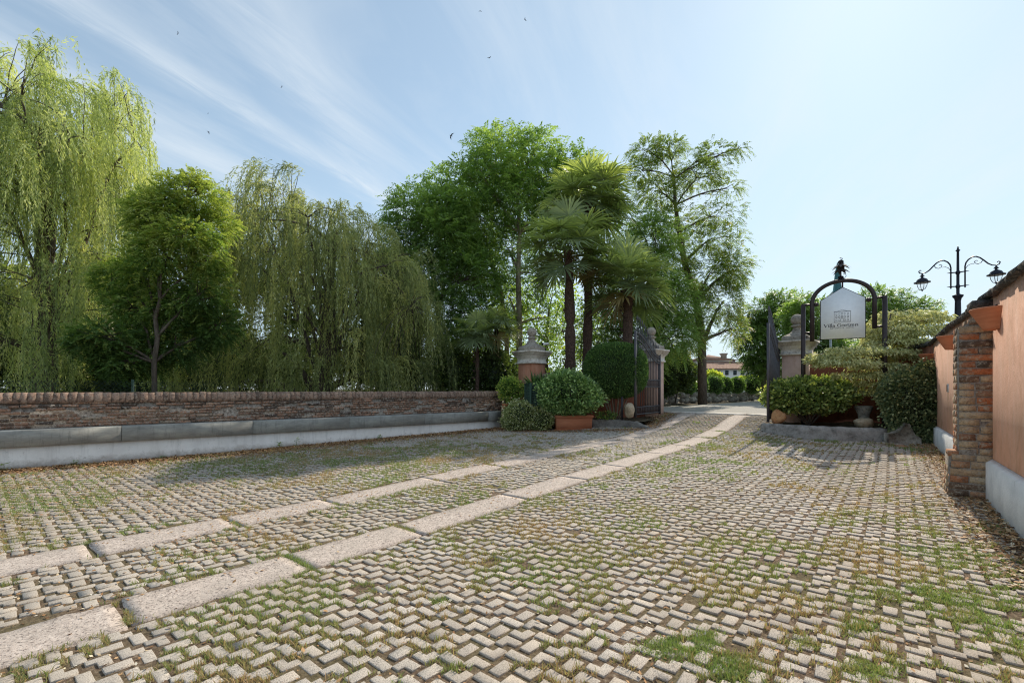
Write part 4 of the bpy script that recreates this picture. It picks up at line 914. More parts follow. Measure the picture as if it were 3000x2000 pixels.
# ------------------------------------------------------------------ willows
def willow(base, label, C0, rx, ry, ztop, nb, per, leafm, trunk, limbs, zlow, lenr, prof, ls=(.12, .021), spacing=.055, shift=(0, 0), vm=.55, reject=None):
    root = thing('weeping_willow', tuple(base), label, 'tree', 'weeping willows behind the brick wall')
    wood = MB(); f = MB(); tp = np.array(trunk, float); wood.tube(tp, np.linspace(limbs[0], limbs[1], len(tp)), 9)
    zhull = lambda x_, y_: H + (ztop * prof(x_, y_) - H) * min(1.04, y_ / C0[1])
    nm = 22; main = []
    for k in range(nm):
        ph = k / nm * 2 * math.pi + rnd(-.2, .2); rr = rnd(.35, .95); e = np.array([C0[0] + rx * rr * math.cos(ph), C0[1] + ry * rr * math.sin(ph), 0]); e[2] = zhull(e[0], e[1]) - rnd(1.1, 2.0)
        s = tp[R.randint(len(tp) // 3, len(tp))]; main.append(limb(wood, s, e, limbs[1] * .55, .02, 10, .07, arch=.12))
    ends = []
    for k in range(nb):
        ph = rnd(0, 2 * math.pi); rr = R.rand() ** .5; x = C0[0] + rx * rr * math.cos(ph); y = C0[1] + ry * rr * math.sin(ph)
        z = (zhull(x, y) - .3) * (1 - .34 * R.rand() ** 1.6) * (.90 + .2 * vnoise(x * 1.0, y * 1.0, 1.1, 3)) - (R.rand() < .48) * rnd(0.3, 5.5)
        if reject is not None and reject(x, y, z): continue
        S = np.array([x, y, max(z, zlow + .8)]); out = norm(np.array([x - C0[0] + rnd(-.5, .5), y - C0[1] + rnd(-.5, .5), 0.]))
        # carrying twig arches from a main limb
        mb = main[R.randint(nm)]; near = min(main, key=lambda q_: np.min(np.linalg.norm(q_ - S, axis=1))); i_ = int(np.argmin(np.linalg.norm(near - S, axis=1)))
        if np.linalg.norm(near[i_] - S) < 3: limb(wood, near[i_], S, .016, .006, 6, .06, arch=.18, n=4)
        bv = np.clip(vm + R.normal(0, .27), .05, .98); Lb = rnd(*lenr) * (1 if rr < .8 else .9); bdir = norm(out + R.normal(0, .6, 3) * [1, 1, 0]); breach = rnd(.3, .95)
        for s_ in range(per):
            o = S + R.normal(0, .11, 3) * [1, 1, .8]; L = min(Lb * rnd(.55, 1.15), o[2] - zlow + rnd(-.3, .6)); 
            if L < .4: continue
            reach = breach * rnd(.5, 1.15); rise = rnd(.05, .4); n = max(5, int(L / spacing)); t_ = np.linspace(0, 1, n)
            hx = reach * (1 - np.exp(-t_ * 3.2)); sw = .10 * np.sin(t_ * rnd(2, 5) + rnd(0, 6)) * t_; dz = rise * np.sin(np.minimum(t_ * 5, math.pi)) - L * t_ ** 1.25
            od = norm(bdir + R.normal(0, .28, 3) * [1, 1, 0]); pd = np.array([-od[1], od[0], 0])
            P = o + od * hx[:, None] + pd * sw[:, None]; P[:, 2] += dz
            if s_ < 2 : f.tube(P[::4], .004, 3, .25, cap=False)
            N = n; T_ = norm(np.gradient(P, axis=0)); D = norm(T_ * 1.0 + R.normal(0, .5, (N, 3)) + [0, 0, -.3])
            va = np.clip(bv + R.normal(0, .12, N) - .12 * t_ + .1, .02, 1)
            f.leaves(P, D, rnd(.7, 1.25, N) * ls[0], rnd(.8, 1.2, N) * ls[1], va)
            P2 = P + R.normal(0, .02, P.shape); D2 = norm(T_ + R.normal(0, .4, (N, 3)) + [0, 0, -.2]); f.leaves(P2, D2, rnd(.7, 1.25, N) * ls[0], ls[1], np.clip(va + R.normal(0, .08, N), 0, 1))
    wood.build('trunk', M['bark'], root, smooth=True); f.build('crown', leafm, root)
    return root
# left willow (big, pale) : silhouette in photo u 0..460, top 140
b1 = at(120, 1140, 12.0); b1[2] = 0
def prof1(x, y_):
    u = 1500 + F * x / y_; return float(np.interp(u, [-500, -150, 20, 120, 230, 330, 400, 440, 470], [.80, .98, 1.0, .94, .90, .91, .84, .64, .4]))
willow(b1, 'tallest weeping willow, pale green strands hanging down to the brick wall', (b1[0] - 1.2, 12.4), 3.7, 3.0, 10.9, 400, 9, M['willow'],
       [b1, b1 + [.1, 0, 2], b1 + [-.2, .2, 4], b1 + [.1, .1, 6], b1 + [0, 0, 8]], (.30, .10), 1.25, (1.2, 4.2), prof1, vm=.62)
b2 = at(940, 1140, 15.0); b2[2] = 0
def prof2(x, y_):
    u = 1500 + F * x / y_; return float(np.interp(u, [560, 640, 720, 810, 890, 960, 1060, 1110, 1180, 1240, 1310], [.70, .82, .93, .98, .93, .85, .83, .76, .66, .58, .45]))
willow(b2, 'broad olive green weeping willow with gnarled low forking trunk', (b2[0] + .3, 15.2), 3.75, 2.8, 9.1, 330, 9, M['willow_d'],
       [b2, b2 + [.05, 0, 1.2], b2 + [.3, 0, 2.4], b2 + [.2, .1, 4], b2 + [.4, 0, 6]], (.34, .10), 1.15, (1.0, 3.0), prof2, vm=.5)
# gnarled low limbs of the middle willow
root_ = [o for o in bpy.data.objects if o.name.startswith('weeping_willow')][-1]
m = MB()
for d_, L_, z_ in (((-1, -.2, .35), 2.6, .6), ((-.9, -.3, .15), 1.9, .8), ((.9, -.2, .4), 2.2, .9), ((-.5, -.5, .7), 2.0, 1.0), ((.5, -.6, .6), 1.8, 1.2)):
    limb(m, b2 + [0, 0, z_], b2 + [0, 0, z_] + norm(np.array(d_)) * L_, .15, .03, 10, .14, arch=.12)
m.build('limb', M['bark'], root_, smooth=True)

# ------------------------------------------------------------------ broadleaf trees
def cl(u, v, y, ru, rv, ry=None):
    c = at(u, v, y); return (tuple(c), (ru / F * y, ry if ry else ru / F * y * .8, rv / F * y))
b = at(455, 1140, 9.9); b[2] = 0
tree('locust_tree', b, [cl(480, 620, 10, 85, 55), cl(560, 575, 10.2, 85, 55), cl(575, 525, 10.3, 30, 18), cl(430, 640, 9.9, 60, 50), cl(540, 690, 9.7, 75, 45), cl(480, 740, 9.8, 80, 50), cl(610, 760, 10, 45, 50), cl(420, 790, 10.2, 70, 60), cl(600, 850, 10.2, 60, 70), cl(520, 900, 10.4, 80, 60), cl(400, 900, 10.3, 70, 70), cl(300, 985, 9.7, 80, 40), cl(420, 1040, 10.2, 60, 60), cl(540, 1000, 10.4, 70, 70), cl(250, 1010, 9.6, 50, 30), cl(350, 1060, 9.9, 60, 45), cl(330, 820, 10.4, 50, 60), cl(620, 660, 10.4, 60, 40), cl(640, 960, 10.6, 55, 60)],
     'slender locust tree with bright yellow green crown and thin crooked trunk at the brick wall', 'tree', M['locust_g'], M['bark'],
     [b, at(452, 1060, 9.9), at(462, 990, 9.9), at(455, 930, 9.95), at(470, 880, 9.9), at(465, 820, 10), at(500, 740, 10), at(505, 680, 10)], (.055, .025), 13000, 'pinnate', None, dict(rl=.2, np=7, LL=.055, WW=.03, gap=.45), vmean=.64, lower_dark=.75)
# tall ailanthus group behind the pillar
aP = dict(rl=.62, np=9, LL=.16, WW=.055, gap=.40, droop=.7)
b = at(1520, 1140, 19.5); b[2] = .2
tree('tree_of_heaven', b, [cl(1500, 470, 19.5, 130, 60), cl(1570, 430, 19.5, 60, 40), cl(1420, 540, 19.2, 110, 70), cl(1600, 520, 19.8, 110, 70), cl(1690, 500, 20, 70, 50), cl(1520, 600, 19.5, 110, 60), cl(1650, 600, 20, 80, 60), cl(1560, 800, 19.8, 60, 50), cl(1590, 930, 19.8, 60, 50), cl(1480, 720, 20.5, 70, 40), cl(1600, 680, 20.5, 80, 50), cl(1720, 620, 20.5, 80, 60), cl(1760, 540, 20.5, 50, 40), cl(1420, 640, 19.5, 80, 50), cl(1490, 870, 20, 60, 50)],
     'tallest tree of heaven with slim pale stem behind the brick red pillar', 'tree', M['ailanthus'], M['bark_lt'],
     [b, at(1522, 950, 19.5), at(1518, 800, 19.5), at(1522, 680, 19.5), at(1515, 560, 19.5)], (.15, .06), 4200, 'pinnate', 'trees beyond the left pillar', aP, vmean=.55, lower_dark=.2)
b = at(1488, 1140, 20.5); b[2] = .2
tree('tree_of_heaven', b, [cl(1470, 420, 20.5, 60, 30), cl(1330, 560, 20.2, 80, 50), cl(1450, 500, 20.5, 80, 50), cl(1380, 640, 20.4, 110, 70), cl(1380, 700, 21, 80, 60), cl(1440, 780, 21, 90, 60), cl(1340, 760, 20.5, 80, 60)],
     'shorter tree of heaven with leaning pale stem next to the tallest one', 'tree', M['ailanthus'], M['bark_lt'],
     [b, at(1484, 950, 20.5), at(1460, 820, 20.5), at(1420, 740, 20.5), at(1360, 670, 20.5)], (.12, .05), 2600, 'pinnate', 'trees beyond the left pillar', aP, vmean=.5, lower_dark=.2)
b = at(1290, 1140, 18.5); b[2] = .1
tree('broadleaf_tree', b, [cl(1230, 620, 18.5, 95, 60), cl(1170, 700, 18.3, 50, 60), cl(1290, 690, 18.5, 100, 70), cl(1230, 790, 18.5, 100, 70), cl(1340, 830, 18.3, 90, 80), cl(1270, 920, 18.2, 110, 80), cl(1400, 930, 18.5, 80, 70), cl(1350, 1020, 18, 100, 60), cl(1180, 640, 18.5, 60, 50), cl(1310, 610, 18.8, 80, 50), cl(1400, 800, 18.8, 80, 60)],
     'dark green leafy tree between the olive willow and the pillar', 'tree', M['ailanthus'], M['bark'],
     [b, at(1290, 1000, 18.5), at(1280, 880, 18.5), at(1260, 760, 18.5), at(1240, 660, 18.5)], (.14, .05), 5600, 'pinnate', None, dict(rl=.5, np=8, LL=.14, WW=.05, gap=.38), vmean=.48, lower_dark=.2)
b = at(1600, 1140, 24); b[2] = .3
tree('bright_tree', b, [cl(1440, 960, 24, 90, 60), cl(1560, 980, 24, 80, 70), cl(1620, 860, 24, 70, 60), cl(1680, 960, 25, 80, 90), cl(1500, 880, 24.5, 60, 50), cl(1590, 1060, 24, 120, 50), cl(1440, 1060, 24, 100, 50)],
     'sunlit yellow green tree filling the gap behind the brick red pillar', 'tree', M['locust_y'], M['bark'],
     [b, at(1600, 1000, 24), at(1610, 900, 24)], (.14, .06), 9000, 'leaf', None, dict(LL=.2, WW=.1, gap=.42), vmean=.62, lower_dark=.1)
# tall sparse locust right of the palms
b = at(2058, 1140, 19); b[2] = .5
tree('black_locust', b, [cl(1900, 440, 19, 55, 28), cl(1960, 430, 19, 45, 22), cl(2090, 450, 19, 60, 28), cl(2160, 440, 19, 30, 14), cl(1880, 500, 19, 45, 30), cl(2050, 510, 19, 85, 28), cl(2130, 550, 19.2, 35, 22), cl(1930, 560, 19, 60, 35), cl(2100, 630, 19.3, 60, 30),
                         cl(1960, 650, 19, 70, 40), cl(2080, 700, 19.2, 80, 40), cl(2150, 790, 19.3, 55, 50), cl(2080, 800, 19, 80, 60), cl(1950, 750, 18.8, 80, 60), cl(2120, 880, 19, 55, 60), cl(2040, 900, 19, 70, 60), cl(2150, 960, 19, 35, 40), cl(2000, 980, 18.6, 70, 60), cl(1930, 870, 18.6, 70, 70)],
     'tall sparse locust tree with bare dark limbs and feathery lower foliage', 'tree', M['locust'], M['bark'],
     [b, at(2056, 1000, 19), at(2040, 880, 19), at(2005, 770, 19), at(1990, 680, 19), at(1978, 600, 19), at(1975, 520, 19)], (.2, .05), 9500, 'pinnate', None, dict(rl=.34, np=8, LL=.085, WW=.036, gap=.47, droop=.8), twig=7, vmean=.52, lower_dark=-.1)
b = at(1930, 1140, 17.5); b[2] = .5
tree('feathery_tree', b, [cl(1920, 700, 17.5, 70, 70), cl(1900, 820, 17.3, 80, 80), cl(1980, 880, 17, 70, 70), cl(1960, 990, 16.8, 80, 60), cl(1880, 930, 17.2, 60, 70), cl(1800, 880, 18, 60, 80), cl(1750, 960, 18, 70, 80), cl(1790, 1030, 18, 90, 60), cl(1900, 1040, 17.5, 60, 60), cl(1790, 760, 18.5, 70, 60), cl(1850, 640, 18.5, 60, 50)],
     'feathery bright green tree behind the palms, drooping toward the gate pillar', 'tree', M['ailanthus'], M['bark'],
     [b, at(1925, 1000, 17.5), at(1915, 880, 17.5), at(1915, 760, 17.5)], (.12, .05), 7500, 'pinnate', None, dict(rl=.36, np=8, LL=.10, WW=.038, gap=.36, droop=.8), vmean=.6, lower_dark=.1)
# right group
rP = dict(rl=.45, np=8, LL=.14, WW=.05, gap=.40, droop=.5)
b = at(2235, 1140, 23); b[2] = .6
tree('leafy_tree', b, [cl(2290, 885, 23, 40, 28), cl(2240, 910, 23, 55, 45), cl(2200, 960, 22.8, 40, 50), cl(2280, 960, 23, 60, 60), cl(2215, 1020, 22.6, 50, 45), cl(2280, 1050, 23, 60, 50), cl(2240, 1070, 22.5, 50, 30)],
     'dark leafy tree behind the edge on gate leaf', 'tree', M['ailanthus'], M['bark'], [b, at(2240, 1050, 23), at(2250, 960, 23)], (.14, .06), 3600, 'pinnate', 'trees beyond the right wall', rP, vmean=.4)
b = at(2360, 1140, 20); b[2] = .6
tree('leafy_tree', b, [cl(2330, 925, 20, 35, 35), cl(2350, 890, 20, 30, 20), cl(2390, 930, 20, 45, 40), cl(2400, 1010, 20, 50, 50), cl(2450, 1040, 20, 60, 40), cl(2340, 1010, 20, 45, 40)],
     'green leafy tree showing between the pink pillar and the sign board', 'tree', M['ailanthus'], M['bark'], [b, at(2365, 1040, 20), at(2370, 950, 20)], (.12, .05), 2600, 'pinnate', 'trees beyond the right wall', rP, vmean=.5)
b = at(2580, 1140, 24); b[2] = .6
tree('leafy_tree', b, [cl(2560, 880, 24, 50, 30), cl(2545, 930, 24, 45, 45), cl(2640, 890, 24, 55, 28), cl(2690, 905, 24, 45, 25), cl(2600, 960, 24, 70, 40), cl(2500, 980, 24, 50, 40)],
     'spreading tree with flat tufts above the cream variegated dogwood', 'tree', M['ailanthus'], M['bark'], [b, at(2585, 1000, 24), at(2590, 920, 24)], (.15, .06), 3000, 'pinnate', 'trees beyond the right wall', rP, vmean=.5)

# ------------------------------------------------------------------ understorey shrubs behind the left wall
def shrub(name, c, r, label, mat, n, L, W_, cat='shrub', group=None, noise=.25, vm=.5, corek=.8, extra=None, stems=3, hl=0, inner=.7, jit=1.0, up=.15):
    c = np.array(c, float); zb = float(ground(c[0], c[1])); root = thing(name, (c[0], c[1], zb), label, cat, group); f = MB()
    ells = [(tuple(c), r)] + (extra or []); bushleaves(f, ells, n, L, W_, jit, noise, vm, inner, up, corek, hl); f.build('foliage', M[mat], root)
    if not stems: return root
    m = MB()
    for _ in range(stems): limb(m, (c[0] + R.normal(0, .06), c[1] + R.normal(0, .06), zb), c + R.normal(0, .3, 3) * np.array(r), .03, .012, 6, .06, n=5)
    m.build('stem', M['bark'], root, smooth=True); return root
US = [(60, 1060, 14.5, 110, 85, 'dark'), (220, 1090, 15.5, 90, 60, 'under'), (380, 1080, 14.5, 90, 75, 'dark'), (540, 1075, 15, 100, 80, 'dark'), (690, 1060, 17.5, 90, 85, 'dark'), (820, 1080, 18, 90, 70, 'under'), (1080, 1060, 17.8, 100, 90, 'dark'), (1190, 1075, 16.8, 80, 75, 'dark'), (1330, 1085, 16.2, 90, 70, 'under'), (1450, 1100, 16.0, 70, 60, 'dark')]
LB = ['dark shrub behind the wall under the pale willow, leftmost of the understorey', 'sun flecked shrub behind the wall under the pale willow', 'dark shrub behind the wall left of the locust trunk', 'dark shrub behind the wall right of the locust trunk', 'dark shrub behind the wall between the locust and the olive willow', 'yellow flecked shrub behind the gnarled willow trunk', 'dark shrub under the right half of the olive willow', 'dark shrub below the drooping right edge of the olive willow', 'sunlit shrub over the wall left of the small fan palms', 'dark shrub at the wall end next to the left pillar']
for (u, v, y, ru, rv, mt), lb in zip(US, LB):
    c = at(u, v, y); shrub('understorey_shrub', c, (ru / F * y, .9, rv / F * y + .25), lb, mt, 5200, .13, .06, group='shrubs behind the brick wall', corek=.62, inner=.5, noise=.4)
# tall dark backing of far trees on the left: individual trees
for k, (u, v, y, ru, rv, lb) in enumerate(((40, 900, 19, 160, 130, 'dark tree far behind the pale willow at the left edge'), (330, 880, 21, 130, 120, 'dark tree behind the pale building column'), (620, 900, 20, 120, 150, 'dark tree behind the gap between locust and olive willow'), (900, 900, 22, 140, 160, 'dark tree directly behind the olive willow'), (1120, 880, 21, 110, 150, 'dark tree behind the right side of the olive willow'))):
    b = at(u, 1140, y); b[2] = 0
    tree('background_tree', b, [cl(u + rnd(-40, 40), v + dv, y, ru * .8, rv * .45) for dv in (-rv * .5, 0, rv * .5, rv)], lb, 'tree', M['backtree'], M['bark'], [b, at(u, 1000, y), at(u, v, y)], (.16, .06), 8000, 'leaf', 'dark trees behind the willows', dict(LL=.26, WW=.12, gap=.44), vmean=.3, lower_dark=.1)

# pale pavilion behind the willow
root = thing('pavilion', tuple(at(300, 1140, 16.5) * [1, 1, 0]), 'pale pavilion with columns and flat roof edge glimpsed through the willow', 'building')
m = MB(); c = at(318, 1140, 15.6); m.box(c[:2], (1, 0), (0, 1), .12, .12, 0, 4.9); m.build('column', M['pale'], root)
m = MB(); c = at(520, 1140, 17.6); m.box(c[:2], (1, 0), (0, 1), .12, .12, 0, 4.7); m.build('column', M['pale'], root)
m = MB(); a_ = at(250, 820, 15.5); b_ = at(540, 872, 18.0)
e1 = norm((b_ - a_)[:2]); e2 = np.array([-e1[1], e1[0]]); m.box(((a_ + b_) / 2)[:2] + e2 * 1.5, e1, e2, np.linalg.norm((b_ - a_)[:2]) / 2, 1.6, 4.75, 5.05); m.build('roof', M['pale'], root)
m = MB(); m.box(((a_ + b_) / 2)[:2] + e2 * 2.5, e1, e2, np.linalg.norm((b_ - a_)[:2]) / 2, .1, 0, 4.74); m.build('wall', M['shutter'], root)
# chain link fence
root = thing('chainlink_fence', tuple(P3(2.5, -.9, 0)), 'green chain link fence just behind the brick wall under the pale willow', 'fence')
m = MB()
for t_ in np.arange(-1, 2.6, .075):
    m.tube([P3(t_, -1.0, .8), P3(t_ + .55, -1.0, 1.35)], 0.002, 3, cap=False); m.tube([P3(t_ + .55, -1.0, .8), P3(t_, -1.0, 1.35)], .002, 3, cap=False)
m.build('mesh_wire', M['lattice'], root)
for t_ in (1.5,):
    m = MB(); m.tube([P3(t_, -1.02, 0), P3(t_, -1.02, 1.38)], .022, 6); m.build('post', M['lattice'], root)

# ------------------------------------------------------------------ palms
def palm_crown(f, c, R0, nl, seed, scale=1.0):
    rs = np.random.RandomState(seed)
    for k in range(nl):
        ph = k * 2.39996 + rs.uniform(-.2, .2); el = math.asin(np.clip(1.0 - 1.62 * (k + .5) / nl, -1, 1)); el += rs.uniform(-.2, .2)
        D = np.array([math.cos(ph) * math.cos(el), math.sin(ph) * math.cos(el), math.sin(el)]); lp = R0 * rs.uniform(.38, .68) * scale
        hub = c + D * lp; hub[2] -= .05 * lp * (1 - math.sin(el)); t_ = np.linspace(0, 1, 5)
        f.tube(np.array([c + D * lp * s - np.array([0, 0, .05 * lp * s * s]) for s in t_]), [.018, .015, .013, .012, .01], 4, .4, cap=False)
        S = norm(np.cross(D, [0, 0, 1.])) if abs(D[2]) < .98 else np.array([1., 0, 0]); Nn = norm(np.cross(S, D)); D2 = norm(D + [0, 0, -.25] + rs.normal(0, .22, 3)); Rb = R0 * rs.uniform(.50, .62) * scale
        ns = 32; ang = np.linspace(-2.5, 2.5, ns); dirs = np.cos(ang)[:, None] * D2 + np.sin(ang)[:, None] * S + (.18 * np.abs(np.sin(ang)))[:, None] * Nn; dirs = norm(dirs + rs.normal(0, .03, (ns, 3)))
        Ls = Rb * (1 - .18 * (np.abs(ang) / 2.5) ** 2) * rs.uniform(.9, 1.05, ns); per = norm(-np.sin(ang)[:, None] * D2 + np.cos(ang)[:, None] * S); w_ = .036 * R0 / 1.6
        mid = hub + dirs * (Ls * .6)[:, None]; mid[:, 2] -= Ls * .05; tip = hub + dirs * Ls[:, None]; tip[:, 2] -= Ls * rs.uniform(.08, .34, ns)
        q1 = hub + dirs * .02
        dead = el < -.55 and rs.rand() < .55
        va = np.full(ns, .03) if dead else np.clip(.45 + .3 * math.sin(el) + rs.normal(0, .14, ns), .18, .95)
        V = np.stack([q1 - per * w_ * .25, q1 + per * w_ * .25, mid + per * w_, mid - per * w_], 1).reshape(-1, 3); f.quads(V, np.arange(4 * ns).reshape(-1, 4), va)
        V = np.stack([mid - per * w_, mid + per * w_, tip + per * .002, tip - per * .002], 1).reshape(-1, 3); f.quads(V, np.arange(4 * ns).reshape(-1, 4), va)
def palm(base, crown, R0, nl, label, seed, rt=.165, small=False, group='fan palms behind the round topiary'):
    base = np.array(base, float); crown = np.array(crown, float); root = thing('fan_palm', tuple(base), label, 'palm', group); m = MB(); n = 26
    t_ = np.linspace(0, 1, n); P = base + (crown - base) * t_[:, None]; P[:, 0] += .06 * np.sin(t_ * 3) ; r = rt * (1.05 - .18 * t_) * (1 + .10 * R.normal(size=n)); m.tube(P, r, 12)
    # leaf-base stubs and fibre
    ns = 420 if not small else 120; tt = R.rand(ns); ph = rnd(0, 6.28, ns); Pp = base + (crown - base) * tt[:, None]; rr = rt * (1.05 - .18 * tt); D = np.stack([np.cos(ph), np.sin(ph), rnd(.3, 1.3, ns)], -1)
    m.leaves(Pp + np.stack([np.cos(ph), np.sin(ph), np.zeros(ns)], -1) * rr[:, None] * .9, D, rnd(.05, .13, ns), rnd(.03, .06, ns), rnd(0, 1, ns)); m.build('trunk', M['palmbark'], root)
    f = MB(); palm_crown(f, crown, R0, nl, seed); f.build('crown', M['palm'], root)
    if not small:
        f = MB()
        for _ in range(5):
            ph = rnd(0, 6.28); e = crown + np.array([math.cos(ph) * .4, math.sin(ph) * .4, -.35]); n_ = 90; Pq = crown + (e - crown) * R.rand(n_, 1) ** .5 + R.normal(0, .07, (n_, 3)); f.leaves(Pq, R.normal(size=(n_, 3)) + [0, 0, -.5], .06, .025, rnd(.0, .12, n_))
        f.build('fruit_cluster', M['palm'], root)
    return root
bz = lambda u, y, z: np.array([(u - 1500) / F * y, y, z])
palm(bz(1668, 14.6, .3), at(1662, 735, 14.6), 1.7, 31, 'tall fan palm in front with shaggy brown trunk, second highest crown', 3)
palm(bz(1714, 15.6, .3), at(1722, 585, 15.6), 1.7, 32, 'tallest fan palm, its crown highest of all the palms', 5)
palm(bz(1826, 14.6, .3), at(1838, 830, 14.6), 1.6, 30, 'shorter fan palm rising directly above the round topiary', 8)
palm(bz(1392, 15.2, .1), at(1395, 985, 15.2), 1.0, 22, 'smallest dark fan palm by the brick red pillar, lower crown', 11, .07, True, 'small fan palms beside the left pillar')
palm(bz(1462, 15.8, .1), at(1452, 955, 15.8), 1.05, 24, 'small dark fan palm closest to the brick red pillar', 13, .08, True, 'small fan palms beside the left pillar')
# young palm-like yucca in the green lattice planter
c = at(1572, 1120, 12.1)
root = thing('lattice_planter', (c[0], c[1], .15), 'dark green perforated square planter before the brick red pillar', 'planter')
m = MB(); hw = .24; zt = 1.36; ex, ey = np.array([.97, .25]), np.array([-.25, .97])
for sgn, (a_, n_) in (((0), (ex, -ey)), ((1), (ey, ex)), ((2), (ex, ey)), ((3), (ey, -ex))):
    cc = c[:2] + n_ * hw
    m.box(cc, a_, n_, hw + .02, .012, zt - .035, zt); m.box(cc, a_, n_, hw + .02, .012, .16, .22)
    for k in range(15): s = -hw + 2 * hw * k / 14; m.box(cc + a_ * s, a_, n_, .007, .006, .22, zt - .035)
    for k in range(26): z = .24 + k * .042; m.box(cc + n_ * .004, a_, n_, hw - .007, .004, z, z + .014)
for sx in (-1, 1):
    for sy in (-1, 1): m.box(c[:2] + ex * hw * sx + ey * hw * sy, ex, ey, .024, .024, .15, zt + .003)
m.build('lattice_panels', M['lattice'], root)
m = MB(); m.box(c[:2], ex, ey, hw - .03, hw - .03, .2, zt - .08); m.build('liner', M['black'], root)
root = thing('yucca', (c[0], c[1], zt - .08), 'spiky dark green yucca growing from the green lattice planter', 'yucca'); f = MB()
for cx in (-.08, .14):
    o_ = c + [cx, 0, .06]; n = 46; ph = rnd(0, 6.28, n); el = rnd(.25, 1.4, n); D = np.stack([np.cos(ph) * np.cos(el), np.sin(ph) * np.cos(el), np.sin(el)], -1); f.leaves(np.tile([o_[0], o_[1], zt - .06], (n, 1)), D, rnd(.28, .48, n), .045, rnd(.2, .7, n))
f.build('foliage', M['laurel'], root)

# ------------------------------------------------------------------ left bed shrubs
# big terracotta trough
c = at(1683, 1240, 11.75); zg = .13
root = thing('terracotta_trough', (c[0], c[1], zg), 'long rectangular terracotta trough under the leafy round shrub', 'planter')
e1 = norm(np.array([.985, .12])); e2 = np.array([-e1[1], e1[0]]); m = MB(); cc = c[:2] + e2 * .18
def frustum(m, cc, hx0, hy0, z0, hx1, hy1, z1):
    V = [[cc[0] + e1[0] * sx * hx + e2[0] * sy * hy, cc[1] + e1[1] * sx * hx + e2[1] * sy * hy, z] for hx, hy, z in ((hx0, hy0, z0), (hx1, hy1, z1)) for sx, sy in ((-1, -1), (1, -1), (1, 1), (-1, 1))]
    m.quads(V, [(3, 2, 1, 0), (4, 5, 6, 7), (0, 1, 5, 4), (1, 2, 6, 5), (2, 3, 7, 6), (3, 0, 4, 7)])
frustum(m, cc, .475, .19, zg - .02, .478, .192, zg + .035); frustum(m, cc, .458, .175, zg + .036, .475, .19, zg + .33); m.build('body', M['terra'], root)
m = MB(); frustum(m, cc, .495, .208, zg + .331, .498, .21, zg + .395); m.build('rim', M['terra'], root)
c = at(1668, 1152, 11.9)
shrub('leafy_shrub', c, (.80, .66, .56), 'dense glossy round shrub overhanging the long terracotta trough', 'laurel', 20000, .085, .046, corek=.80, noise=.30, vm=.62, extra=[(tuple(c + [-.3, .0, -.15]), (.50, .5, .36)), (tuple(c + [.3, -.05, -.12]), (.50, .5, .34))], hl=.35, inner=.82)
c = at(1530, 1215, 11.95)
shrub('variegated_shrub', c, (.50, .45, .38), 'low yellow green variegated shrub at the end of the bench', 'euonymus', 13000, .05, .028, noise=.2, vm=.62, extra=[(tuple(c + [.45, -.05, -.1]), (.38, .38, .34)), (tuple(c + [-.1, 0, -.15]), (.42, .4, .3))], hl=.35, inner=.8)
c = at(1497, 1140, 12.6)
shrub('light_shrub', c, (.36, .3, .36), 'loose light green shrub above the wall end, left of the lattice planter', 'locust_y', 3200, .075, .03, noise=.4, vm=.62, corek=.45, inner=.4)
m = MB(); c = at(1480, 1190, 12.2); m.lathe(c - [0, 0, .06], [(.06, 0), (.09, .12), (.1, .13), (.08, .13)], 14); tag(m.build('flower_pot', M['terra'], None, loc=tuple(c - [0, 0, .06])), 'small red clay pot tucked on the wall end by the variegated shrub', 'pot')
# topiary with bare stems
c = at(1802, 1085, 12.55); r = np.array([.83, .74, .74])
root = thing('topiary', (c[0], c[1], .36), 'clipped dome topiary on bare fanned stems beside the open gate leaf', 'topiary'); f = MB(); n = 42000
d = norm(R.normal(size=(n, 3))); e = .78; sup = (np.abs(d[:, 0]) ** 2.6 + np.abs(d[:, 1]) ** 2.6 + np.abs(d[:, 2]) ** 2.6) ** (-1 / 2.6)
P = c + d * sup[:, None] * r * (1 - .1 * R.rand(n) ** 2 + .05 * (fbm(d[:, 0] * 3 + d[:, 2], d[:, 1] * 3 + d[:, 2] * 2, 1.3) - .5))[:, None]; 
D = norm(d + R.normal(size=(n, 3)) * .45 + [0, 0, -.1]); f.leaves(P, D, rnd(.04, .07, n), rnd(.014, .022, n), np.clip(.5 + R.normal(0, .26, n), 0.05, 1))
V = []; nn_ = 22; K = 12
for t_ in np.linspace(0, math.pi, K):
    for ph in np.arange(nn_) * 2 * math.pi / nn_:
        dd_ = np.array([math.sin(t_) * math.cos(ph), math.sin(t_) * math.sin(ph), math.cos(t_)]); s_ = np.sum(np.abs(dd_) ** 2.6) ** (-1 / 2.6); V.append(c + dd_ * s_ * r * .93)
f.quads(V, [(i * nn_ + j, (i + 1) * nn_ + j, (i + 1) * nn_ + (j + 1) % nn_, i * nn_ + (j + 1) % nn_) for i in range(K - 1) for j in range(nn_)], .1)
f.build('crown', M['topiary'], root)
m = MB()
for k in range(13):
    a_ = k / 13 * 6.28; s = np.array([c[0] + .10 * math.cos(a_), c[1] + .08 * math.sin(a_), .36]); e = np.array([c[0] + .42 * math.cos(a_) * rnd(.6, 1.1), c[1] + .3 * math.sin(a_), 1.12]); limb(m, s, e, .019, .013, 7, .05, n=5)
m.build('stem', M['bark_lt'], root, smooth=True)
# small ground plants in left bed
c = at(1775, 1218, 12.0); shrub('groundcover_plant', c + [0, 0, .02], (.28, .18, .1), 'small low plant behind the dark kerb under the topiary stems', 'locust_y', 500, .05, .025, corek=0, noise=.3, inner=.3, stems=1)

